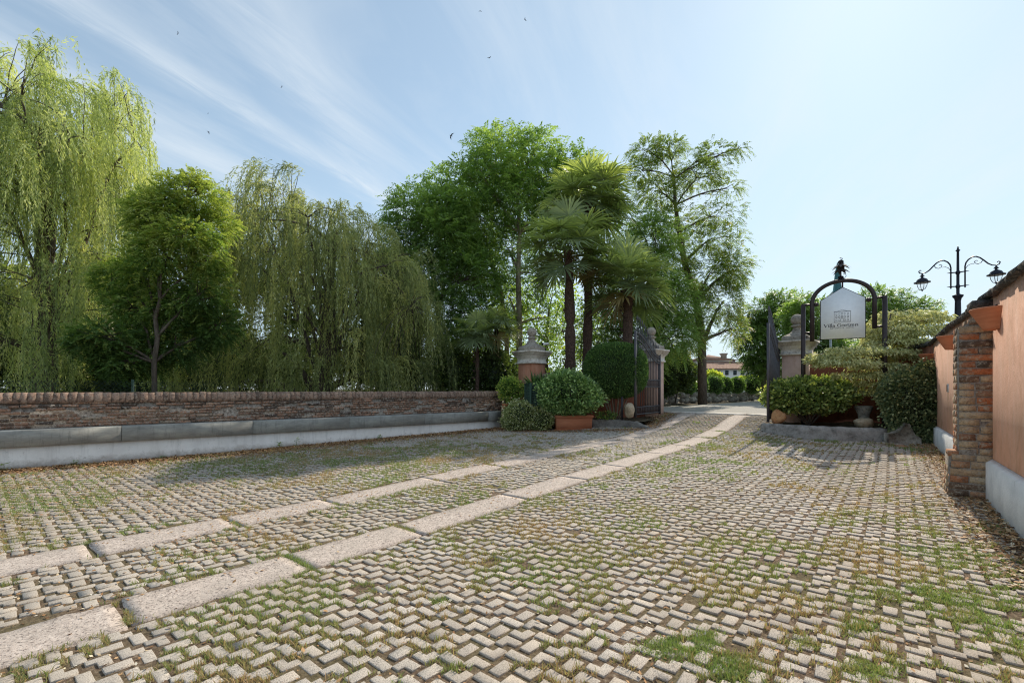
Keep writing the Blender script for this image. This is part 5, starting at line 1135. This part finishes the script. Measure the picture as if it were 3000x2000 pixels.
# ------------------------------------------------------------------ right bed plants
c = at(2370, 1157, 10.6)
root = shrub('round_shrub', c, (.96, .70, .40), 'broad glossy shrub on branching bare stems in the bed below the sign', 'privet', 17000, .085, .058, noise=.3, vm=.62, corek=.74, inner=.72, stems=0, hl=.3, extra=[(tuple(c + [-.5, -.1, -.02]), (.52, .5, .36)), (tuple(c + [.3, 0, -.02]), (.65, .5, .38))])
m = MB()
for k in range(14):
    a_ = rnd(0, 6.28); limb(m, (c[0] + rnd(-.05, .05), c[1], .36), c + np.array([.6 * math.cos(a_), .4 * math.sin(a_), -.12]), .022, .01, 7, .12, n=5)
m.build('stem', M['bark'], root, smooth=True)
# variegated dogwood
tr = at(2590, 1200, 10.35); tr[2] = .36
root = thing('variegated_dogwood', tuple(tr), 'tiered dogwood with cream edged drooping leaves beside the salmon wall', 'tree'); f = MB(); m = MB()
TP = [tr, at(2588, 1130, 10.35), at(2592, 1050, 10.35), at(2598, 980, 10.35), at(2610, 920, 10.35)]; m.tube(TP, np.linspace(.045, .015, 5), 7)
tiers = [(2660, 925, 10.4, 95, .5), (2715, 938, 10.2, 70, .4), (2615, 948, 10.5, 60, .5), (2650, 965, 10.3, 95, .6), (2700, 975, 10.1, 80, .4), (2600, 985, 10.3, 60, .5), (2625, 1003, 10.2, 95, .5), (2690, 1012, 10.3, 60, .4), (2440, 1045, 10.2, 70, .4), (2510, 1028, 10.0, 85, .5),
         (2580, 1035, 10.1, 100, .5), (2410, 1055, 10.1, 45, .35), (2480, 1065, 9.9, 90, .5), (2570, 1075, 10.0, 90, .5), (2520, 1100, 10.0, 75, .45), (2620, 1095, 10.2, 50, .35), (2560, 1125, 10.0, 60, .4), (2600, 1150, 10.1, 40, .3), (2530, 1150, 10.2, 45, .3), (2650, 1050, 10.3, 70, .4)]
for (u, v, y, ru, ry) in tiers:
    c = at(u, v, y); rx = ru / F * y; N = int(2600 * rx * ry + 260); a_ = rnd(0, 6.28, N); rr = R.rand(N) ** .5; gapn = vnoise(c[0] + np.cos(a_) * rr * rx, c[1] + np.sin(a_) * rr * ry, 4.5, int(v) % 9); 
    P = np.stack([c[0] + rx * rr * np.cos(a_), c[1] + ry * rr * np.sin(a_), c[2] + .05 * (1 - rr ** 2) + R.normal(0, .035, N) + .10 * (gapn - .5)], -1); k = gapn + R.rand(N) * .3 > .38; P = P[k]; N = len(P); a_ = a_[k]; rr = rr[k]
    D = norm(np.stack([np.cos(a_) * .6, np.sin(a_) * .6, rnd(-1.3, -.1, N)], -1) + R.normal(0, .3, (N, 3))); f.leaves(P, D, rnd(.06, .11, N), rnd(.025, .04, N), np.clip(rnd(.35, 1.05, N) + (rr - .5) * .15, 0, 1))
    k = int(np.argmin([abs(t_[2] - (c[2] - .1)) for t_ in TP])); limb(m, TP[k], c - [0, 0, .03], .014, .005, 7, .05, n=5)
    for _ in range(4): limb(m, c - [0, 0, .04], c + np.array([rnd(-1, 1) * rx * .9, rnd(-1, 1) * ry * .8, 0]), .006, .003, 4, .05, n=4)
f.build('crown', M['dogwood'], root); m.build('trunk', M['bark'], root, smooth=True)
# ivy mass
c = at(2682, 1175, 9.2)
shrub('ivy_mound', c + [.05, 0, -.05], (.60, .5, .72), 'tall dark ivy mound filling the corner before the salmon wall', 'ivy', 26000, .06, .045, noise=.2, vm=.6, corek=.86, inner=.84, jit=.7, up=-.5, hl=.3, extra=[(tuple(c + [.28, -.22, -.40]), (.44, .4, .56)), (tuple(c + [.22, -.1, .28]), (.5, .42, .5)), (tuple(c + [-.12, .1, .1]), (.42, .45, .5))])

# ------------------------------------------------------------------ beyond the gate
bb0, bb1 = at(2000, 1140, 21.3), at(2235, 1140, 25.0)
names = ['leftmost clipped box ball in the row beyond the gate', 'second clipped box ball from the left beyond the gate', 'third and largest clipped box ball beyond the gate', 'fourth clipped box ball beyond the gate, under the tall locust', 'fifth clipped box ball beyond the gate, below the house window', 'sixth clipped box ball beyond the gate', 'rightmost clipped box ball beyond the gate, next to the gate leaf']
for k, (u, r_) in enumerate(((2012, .42), (2050, .38), (2092, .43), (2125, .36), (2158, .38), (2203, .42), (2242, .4))):
    y = np.interp(u, [2000, 2240], [21.2, 24.6]); c = at(u, 1128, y); root = thing('box_ball', (c[0], c[1], .6), names[k], 'topiary', 'row of clipped box balls beyond the gate'); f = MB()
    bushleaves(f, [(tuple(c), (r_, r_, r_ * 1.12))], 3600, .05, .03, .8, .06, .6, .9, .1, .9); f.build('foliage', M['topiary'], root)
    m = MB(); m.tube([(c[0], c[1], .6), c], [.03, .03], 5); m.build('stem', M['bark'], root)
c = at(1975, 1085, 20.5); shrub('dark_shrub', c, (1.0, .8, 1.0), 'big dark shrub at the left of the row of box balls', 'dark', 8000, .12, .06, noise=.3, corek=.75, vm=.5)
c = at(1935, 1120, 19.5); shrub('dark_shrub', c, (.6, .6, .7), 'dark low shrub right behind the gate pillar edge', 'dark', 4500, .12, .06, noise=.3, corek=.75, vm=.35)
c = at(2085, 1112, 26); shrub('yellow_shrub', c, (.7, .6, .5), 'yellow green shrub rising behind the box balls below the tiled house', 'locust_y', 4500, .13, .07, noise=.3, corek=.6, vm=.8)
c = at(2205, 1118, 27); shrub('yellow_shrub', c, (1.0, .6, .32), 'long yellow green hedge shrub behind the right box balls', 'locust_y', 4500, .13, .07, noise=.3, corek=.6, vm=.75)
# house
hy = 62.0
root = thing('house', tuple(at(2130, 1140, hy) * [1, 1, 0] + [0, 0, .6]), 'white house with red tiled hip roof and chimney far beyond the gate', 'house')
x0, x1 = at(2075, 0, hy)[0], at(2215, 0, hy)[0]; zr = lambda v: H + (HZ - v) / F * hy
m = MB(); m.box(((x0 + x1) / 2, hy + 3), (1, 0), (0, 1), (x1 - x0) / 2, 3, .4, zr(1077)); m.build('wall', M['housewall'], root)
m = MB(); V = [[x0 - .4, hy - .4, zr(1079)], [x1 + .4, hy - .4, zr(1079)], [x1 + .2, hy + 2.5, zr(1056)], [x0 + .1, hy + 2.5, zr(1056)]]; m.quads(V, [(0, 1, 2, 3)]); V2 = np.array(V) - [0, 0, .12]; m.quads(V2, [(3, 2, 1, 0)])
m.quads([V[0], V[1], V2[1], V2[0]], [(3, 2, 1, 0)]); m.build('roof', M['roof'], root)
xa, xb = at(2068, 0, hy)[0], at(2180, 0, hy)[0]
m = MB(); m.box(((xa + xb) / 2, hy + 5.5), (1, 0), (0, 1), (xb - xa) / 2, 3, zr(1070), zr(1052)); m.build('upper_wall', M['housewall'], root)
m = MB(); ap = [(xa + xb) / 2 + .1, hy + 5.5, zr(1030)]; z_ = zr(1052); cs = [[xa - .4, hy + 2.1, z_], [xb + .4, hy + 2.1, z_], [xb + .4, hy + 8.9, z_], [xa - .4, hy + 8.9, z_]]; m.polys(cs + [ap], [(0, 1, 4), (1, 2, 4), (2, 3, 4), (3, 0, 4), (3, 2, 1, 0)]); m.build('roof', M['roof'], root)
xc = at(2154, 0, hy)[0]; m = MB(); m.lathe((xc, hy + 3.4, 0), [(.42, zr(1052)), (.42, zr(1036)), (.62, zr(1030)), (.62, zr(1029))], 4, ang=math.pi / 4); m.build('chimney', M['tower'], root)
for u in (2129, 2153, 2175, 2105):
    m = MB(); xw = at(u, 0, hy)[0]; m.box((xw, hy - .02), (1, 0), (0, 1), .2 * 1.1, .03, zr(1098), zr(1085)); m.build('window', M['shutter'], root)
# bell tower with copper spire
ty = 120.0; c = at(2456, 0, ty); zv = lambda v: H + (HZ - v) / F * ty
root = thing('bell_tower', (c[0], c[1], .6), 'church bell tower with green copper spire behind the hanging sign', 'bell tower')
m = MB(); m.lathe((c[0] - .3, c[1], 0), [(3.2, .6), (3.2, zv(870))], 4, ang=math.pi / 4); m.build('shaft', M['tower'], root)
m = MB(); m.lathe((c[0] - .3, c[1], 0), [(3.3, zv(869)), (2.2, zv(865)), (1.0, zv(850)), (.5, zv(796)), (.04, zv(768))], 4, ang=math.pi / 4 * .9); m.build('spire', M['copper'], root)

# ------------------------------------------------------------------ hanging sign
SE = norm(np.array([.86, -.51])); SN = np.array([SE[1], -SE[0]]); sc0 = at(2470, 0, 10.35)[:2]      # SN faces the camera
if np.dot(SN, -sc0) < 0: SN = -SN
def sp_(u, v, o=0.0):
    "point of the sign plane seen at pixel (u, v), o = offset toward the viewer"
    r = (u - 1500) / F; t_ = (r * sc0[1] - sc0[0]) / (SE[0] - r * SE[1]); x = sc0[0] + SE[0] * t_; y = sc0[1] + SE[1] * t_
    return np.array([x + SN[0] * o, y + SN[1] * o, H + (HZ - v) / F * y])
root = thing('sign_stand', (sp_(2353, 1200)[0], sp_(2353, 1200)[1], .36), 'dark steel arch with double posts that carries the hanging sign', 'sign stand')
rr = .048
def vtube(m, u, v0, v1, r=rr, o=0.0):
    a_ = sp_(u, v0, o); b_ = np.array([a_[0], a_[1], sp_(u, v1, o)[2]]); m.tube([a_, b_], r, 12)
m = MB(); a_ = sp_(2353, 892); m.tube([[a_[0], a_[1], .3], a_], rr, 12); m.build('post', M['sign_iron'], root)
m = MB(); a_ = sp_(2592, 866); m.tube([[a_[0], a_[1], .3], a_], rr, 12); m.build('post', M['sign_iron'], root)
# arch: bottom of left inner tube, up, over, down
L0 = sp_(2379, 1000); R0_ = sp_(2562, 962); z0 = sp_(2379, 893)[2]; z1 = sp_(2562, 870)[2]; pts = [L0, [L0[0], L0[1], z0]]
mid = (L0 + R0_) / 2; half = np.linalg.norm((R0_ - L0)[:2]) / 2; zspring = (z0 + z1) / 2; ztop_ = sp_(2478, 821)[2]
for t_ in np.linspace(0, math.pi, 23)[1:-1]:
    xyp = mid[:2] - SE * half * math.cos(t_); pts.append([xyp[0], xyp[1], zspring + (ztop_ - zspring) * math.sin(t_)])
pts += [[R0_[0], R0_[1], z1], R0_]; m = MB(); m.tube(pts, rr * .95, 12); m.build('arch', M['sign_iron'], root, smooth=True)
for a_, b_ in (((2353, 894), (2379, 892)), ((2353, 976), (2379, 974)), ((2562, 873), (2592, 869)), ((2562, 957), (2592, 955))): m = MB(); m.tube([sp_(*a_), sp_(*b_)], .026, 8); m.build('cross_rung', M['sign_iron'], root)
for a_ in ((2391, 892), (2545, 878)): m = MB(); m.ball(sp_(*a_), .052, 14); m.build('end_ball', M['sign_iron'], root, smooth=True)
# little iron tree finial
m = MB(); tb = sp_(2463, 822); m.tube([tb, tb + [0, 0, .42]], [.018, .01], 8)
for z_, w_, h_ in ((.06, .07, .05), (.20, .19, .10), (.30, .20, .12), (.41, .07, .07)):
    cc = tb + [.0, 0, z_]
    for k in range(9):
        ph = k / 9 * 6.28 + z_ * 9; dd_ = np.array([math.cos(ph), math.sin(ph), 0]); tip = cc + dd_ * w_ + [0, 0, -.035]; inner = cc + [0, 0, h_]; pp = np.cross(dd_, [0, 0, 1.]) * .04
        m.quads([inner, cc + dd_ * w_ * .5 + pp + [0, 0, .035], tip, cc + dd_ * w_ * .5 - pp + [0, 0, .035]], [(0, 1, 2, 3)])
m.tube([tb + [0, 0, .1] + np.append(SE, 0) * (.06 * math.sin(x)) + np.array([0, 0, .05 * math.cos(x)]) + np.append(SE, 0) * .04 for x in np.linspace(0, 4.5, 10)], .006, 5)
m.tube([tb + [0, 0, .43], tb + [.0, 0, .50] + np.append(SE, 0) * .03, tb + [0, 0, .52] - np.append(SE, 0) * .02], .010, 5); m.build('tree_finial', M['sign_iron'], root)
# the board
root = thing('sign_board', tuple(sp_(2470, 842)), 'house shaped white hanging sign board with a line drawing of a villa', 'sign')
cor = [(2401, 883), (2465, 842), (2534, 870), (2538, 990), (2404, 996)]
BL = sp_(2402.5, 0)[:2]; BR = sp_(2536, 0)[:2]; bw = np.linalg.norm(BR - BL); zb0 = (sp_(2404, 995.5)[2] + sp_(2537, 990)[2]) / 2; zsh = (sp_(2402, 882.5)[2] + sp_(2535, 869.5)[2]) / 2; zap = sp_(2465, 841)[2]
outl = [(0, zb0), (bw, zb0), (bw, zsh), (bw * .5, zap), (0, zsh)]
def board(m, outl, o0, o1):
    n = len(outl); V = [[BL[0] + SE[0] * x + SN[0] * o, BL[1] + SE[1] * x + SN[1] * o, z] for o in (o0, o1) for x, z in outl]
    m.quads(V, [(j, (j + 1) % n, n + (j + 1) % n, n + j) for j in range(n)]); m.poly += [list(range(n))[::-1], list(range(n, 2 * n))]; m.pv += [.5, .5]
m = MB(); board(m, outl, -.02, .014); m.build('edge_frame', M['black'], root)
ins = .012; inl = [(ins, zb0 + ins), (bw - ins, zb0 + ins), (bw - ins, zsh - ins * .5), (bw * .5, zap - ins * 1.3), (ins, zsh - ins * .5)]
m = MB(); board(m, inl, .0145, .018); m.build('panel', M['board'], root)
m = MB(); a_ = np.array([*(BL + SE * bw * .5), zap - .01]); m.tube([a_, [a_[0], a_[1], ztop_]], .017, 8)
zs_ = sp_(2391, 892)[2]; m.build('hanger', M['sign_iron'], root)
# artwork strokes in board coordinates (0..1 across, height from bottom in same unit)
def bp2(x, z, o): return [BL[0] + SE[0] * x * bw + SN[0] * o, BL[1] + SE[1] * x * bw + SN[1] * o, zb0 + z * bw]
def stroke(m, x0, z0, x1, z1, w_, o=.0195, w2=None):
    w2 = w_ if w2 is None else w2; d = norm(np.array([x1 - x0, z1 - z0])); n_ = np.array([-d[1], d[0]])
    m.quads([bp2(x0 - n_[0] * w_ / 2, z0 - n_[1] * w_ / 2, o), bp2(x1 - n_[0] * w2 / 2, z1 - n_[1] * w2 / 2, o), bp2(x1 + n_[0] * w2 / 2, z1 + n_[1] * w2 / 2, o), bp2(x0 + n_[0] * w_ / 2, z0 + n_[1] * w_ / 2, o)], [(0, 1, 2, 3)])
def rectl(m, x0, z0, x1, z1, w_=.006):
    stroke(m, x0, z0, x1, z0, w_); stroke(m, x0, z1, x1, z1, w_); stroke(m, x0, z0, x0, z1, w_, .0197); stroke(m, x1, z0, x1, z1, w_, .0197)
m = MB(); hx0, hx1, hz0, hz1 = .315, .675, .45, .735
rectl(m, hx0, hz0, hx1, hz1, .007); stroke(m, hx0 - .01, hz1 + .012, hx1 + .015, hz1 + .012, .007, .0198); stroke(m, hx0, hz0 + .025, hx1, hz0 + .025, .005, .0198)
stroke(m, .385, hz1 + .012, .495, hz1 + .055, .007, .0199); stroke(m, .495, hz1 + .055, .60, hz1 + .012, .007, .0200)
for x in (.365, .43, .49, .545, .615):
    rectl(m, x - .014, .66, x + .014, .70); rectl(m, x - .014, .575, x + .014, .63, .009)
    stroke(m, x - .022, .57, x + .022, .57, .007, .0201)
for x in (.365, .43, .55, .615): rectl(m, x - .015, .49, x + .015, .53)
rectl(m, .46, .475, .525, .55); m.build('house_drawing', M['inkgrey'], root)
def arc(m, cx, cz, rx, rz, a0, a1, wmin, wmax, o=.0195, n=14):
    for k in range(n):
        a, b = a0 + (a1 - a0) * k / n, a0 + (a1 - a0) * (k + 1) / n; wm = wmin + (wmax - wmin) * abs(math.cos((a + b) / 2)) ** 1.5
        stroke(m, cx + rx * math.cos(a), cz + rz * math.sin(a), cx + rx * math.cos(b) , cz + rz * math.sin(b), wm, o + .00002 * (k % 2))
m = MB(); zb_ = .335; ch = .078; xh = .052; tk, tn = .017, .007; X0 = .085; pi = math.pi
def serif(x, z, w_=.03): stroke(m, x - w_ / 2, z, x + w_ / 2, z, tn, .0199)
# V i l l a
stroke(m, X0 + .008, zb_ + ch, X0 + .042, zb_, tk); stroke(m, X0 + .078, zb_ + ch, X0 + .042, zb_, tn, .0197); serif(X0 + .008, zb_ + ch, .036); serif(X0 + .078, zb_ + ch, .03)
x = X0 + .108; stroke(m, x, zb_, x, zb_ + xh, tk); serif(x, zb_); serif(x - .005, zb_ + xh, .022); stroke(m, x, zb_ + xh + .016, x, zb_ + xh + .030, .016)
for x in (X0 + .142, X0 + .176): stroke(m, x, zb_, x, zb_ + ch + .006, tk); serif(x, zb_); serif(x - .005, zb_ + ch + .006, .022)
x = X0 + .222; arc(m, x - .006, zb_ + .015, .017, .016, 0, 2 * pi, tn, .012); stroke(m, x + .012, zb_, x + .012, zb_ + xh - .01, tk, .0201); arc(m, x - .004, zb_ + xh - .014, .016, .014, 0, pi * .9, tn, .010); serif(x + .018, zb_, .018)
# G o e t z e n
x = X0 + .345; arc(m, x, zb_ + ch / 2, .040, ch / 2 + .001, pi * .28, pi * 1.75, tn, tk + .002); stroke(m, x + .028, zb_ + .002, x + .028, zb_ + .034, tk, .0201); serif(x + .026, zb_ + .036, .034); stroke(m, x + .03, zb_ + ch, x + .03, zb_ + ch - .02, tn, .0202)
x = X0 + .425; arc(m, x, zb_ + xh / 2, .026, xh / 2, 0, 2 * pi, tn, tk)
x = X0 + .487; arc(m, x, zb_ + xh / 2, .024, xh / 2, .05, 2 * pi - .7, tn, tk - .002); stroke(m, x - .02, zb_ + xh / 2 + .002, x + .024, zb_ + xh / 2 + .002, tn, .0202)
x = X0 + .535; stroke(m, x, zb_ + .006, x, zb_ + xh + .02, tk - .002); stroke(m, x - .016, zb_ + xh, x + .024, zb_ + xh, tn, .0201); arc(m, x + .012, zb_ + .010, .012, .010, pi, 2 * pi, tn, .008, .0203, 6)
x = X0 + .585; stroke(m, x - .022, zb_ + xh, x + .024, zb_ + xh, tn, .0201); stroke(m, x - .022, zb_ + .001, x + .024, zb_ + .001, tn, .0201); stroke(m, x + .020, zb_ + xh, x - .018, zb_, tk - .002, .0203)
x = X0 + .645; arc(m, x, zb_ + xh / 2, .024, xh / 2, .05, 2 * pi - .7, tn, tk - .002); stroke(m, x - .02, zb_ + xh / 2 + .002, x + .024, zb_ + xh / 2 + .002, tn, .0202)
x = X0 + .700; stroke(m, x, zb_, x, zb_ + xh, tk); arc(m, x + .022, zb_ + xh - .022, .022, .021, .0, pi, tn, tk - .003, .0203, 10); stroke(m, x + .044, zb_, x + .044, zb_ + xh - .020, tk, .0205); serif(x, zb_, .026); serif(x + .044, zb_, .026)
V = np.concatenate(m.v); m.build('sign_name', M['ink'], root)
# small capitals line, built-in sans font turned to mesh
cu = bpy.data.curves.new('tmp_txt', 'FONT'); cu.body = 'RISTORANTE \u00b7 HOTEL'; cu.align_x = 'CENTER'; cu.size = 1; cu.space_character = 1.12
to = bpy.data.objects.new('tmp_txt', cu); C.objects.link(to); dg = bpy.context.evaluated_depsgraph_get(); tm = bpy.data.meshes.new_from_object(to.evaluated_get(dg))
vx = np.array([v.co[:] for v in tm.vertices]); sx = .52 / (vx[:, 0].max() - vx[:, 0].min()); V = [bp2(.485 + v[0] * sx, .283 + v[1] * sx, .0195) for v in vx]
m = MB(); m.polys(V, [list(p_.vertices) for p_ in tm.polygons]); m.build('sign_subtitle', M['inkgrey'], root)
bpy.data.objects.remove(to); bpy.data.curves.remove(cu); bpy.data.meshes.remove(tm)
# grey pole beyond
c = at(2433, 1140, 14.5); m = MB(); m.tube([[c[0], c[1], .5], [c[0], c[1], H + (HZ - 985) / F * 14.5]], .035, 8); tag(m.build('pole', M['pole'], None, loc=(c[0], c[1], .5)), 'slim pale grey pole seen just below the hanging sign board', 'pole')

# ------------------------------------------------------------------ street lamps
def lamp(y, u, vt, label):
    base = at(u, vt, y); k = y / 12.0; E = np.array([.80, -.60, 0]); Zu = np.array([0, 0, 1.])
    root = thing('street_lamp', (base[0], base[1], .6), label, 'street lamp', 'twin lantern street lamps beyond the right wall'); tz = base[2]; px_ = 12.0 / F
    P = lambda s, dv: np.array([base[0], base[1], tz]) + E * s * px_ - Zu * dv * px_
    m = MB(); prof = [(.075, .6 - tz), (.07, -205 * px_), (.062, -160 * px_), (.075, -152 * px_), (.11, -147 * px_), (.115, -143 * px_), (.06, -141 * px_), (.035, -138 * px_), (.035, -122 * px_), (.05, -119 * px_), (.05, -115 * px_), (.033, -112 * px_), (.032, -82 * px_), (.05, -79 * px_), (.05, -74 * px_), (.03, -71 * px_), (.026, -15 * px_), (.05, -12 * px_), (.02, -8 * px_), (.025, -5 * px_), (.01, -3 * px_), (.02, -1.5 * px_), (.004, 0)]
    m.lathe((base[0], base[1], tz), prof, 12); m.build('pole', M['lamp_iron'], root)
    for sg in (-1, 1):
        Q_ = lambda s, dv: P(sg * s, dv)
        m = MB(); m.tube([Q_(15, 122), Q_(15, 60), Q_(17, 50), Q_(22, 42), Q_(30, 36), Q_(38, 36), Q_(46, 41), Q_(54, 50), Q_(62, 60), Q_(70, 66), Q_(78, 68), Q_(84, 65), Q_(86, 60), Q_(83, 57), Q_(80, 59)], [.017] * 9 + [.015] * 3 + [.013] * 3, 6)
        m.tube([Q_(52, 47), Q_(48, 55), Q_(42, 58), Q_(36, 55), Q_(34, 50), Q_(38, 47), Q_(41, 49)], .009, 5); m.tube([Q_(15, 70), Q_(20, 60), Q_(28, 55), Q_(34, 56)], .007, 5)
        m.tube([Q_(0, 76), Q_(15, 75), Q_(24, 75)], [.014, .018, .003], 6); m.tube([Q_(0, 117), Q_(15, 116), Q_(24, 116)], [.014, .018, .003], 6); m.build('arm', M['lamp_iron'], root)
        c = Q_(78, 68); lan = MB(); lan.lathe(c, [(.012, -.0), (.02, -.03), (.055, -.075), (.02, -.085), (.03, -.11), (.10, -.15), (.125, -.19), (.13, -.22), (.18, -.228), (.18, -.25), (.12, -.25)][::-1], 12); lo = lan.build('lantern', M['lamp_iron'], root)
        fr_ = MB()
        for q_ in range(4):
            d_ = np.array([math.cos(q_ * pi / 2 + .5), math.sin(q_ * pi / 2 + .5), 0]); fr_.tube([c + d_ * .115 + [0, 0, -.25], c + d_ * .10 + [0, 0, -.34], c + d_ * .065 + [0, 0, -.42], c + [0, 0, -.455]], .009, 4)
        fr_.lathe(c, [(.003, -.49), (.018, -.46), (.01, -.44), (.003, -.42)], 8); fr_.build('cage', M['lamp_iron'], lo)
        g_ = MB(); g_.lathe(c, [(.02, -.44), (.055, -.42), (.09, -.34), (.105, -.252)], 12); g_.build('glass', M['glass'], lo, smooth=True)
    if k > 1.2: root.scale = (.95, .95, .95)
    return root
lamp(12.0, 2806, 722, 'large twin lantern street lamp rising behind the salmon wall')
lamp(21.0, 2748, 905, 'distant twin lantern lamp top peeking behind the dogwood')

# ------------------------------------------------------------------ swifts
LBB = ['swift high above near the top centre edge', 'swift near the top edge right of centre', 'swift alone in the upper middle of the sky', 'swift in the upper left sky', 'swift by the crest of the pale willow', 'swift between the two long clouds', 'upper swift of the pair over the locust tree', 'lower swift of the pair over the locust tree', 'largest swift left of the ailanthus top']
for k, (u, v, s) in enumerate(((1407, 33, .8), (1538, 58, 1), (1434, 170, 1), (522, 98, 1), (188, 197, .6), (826, 255, .8), (610, 333, .5), (612, 388, 1), (1321, 398, 1.8))):
    c = at(u, v, 40); m = MB(); s = s * .115; th = rnd(0, 6.28); ex_ = np.array([math.cos(th), 0, math.sin(th)]); ez_ = np.array([-math.sin(th), .0, math.cos(th)])
    m.tube([c - ex_ * s * .8, c - ex_ * s * .3, c + ex_ * s * .3, c + ex_ * s * .6], [.004, .03 * s * 6, .03 * s * 6, .005], 6)
    for sg in (-1, 1): m.quads([c + ex_ * s * .2, c - ex_ * s * .1, c - ex_ * s * .9 + ez_ * sg * s * 1.7, c + ex_ * s * .05 + ez_ * sg * s * .9], [(0, 1, 2, 3)])
    tag(m.build('bird', M['feather'], None, loc=tuple(c)), LBB[k], 'bird', 'swifts in the sky')
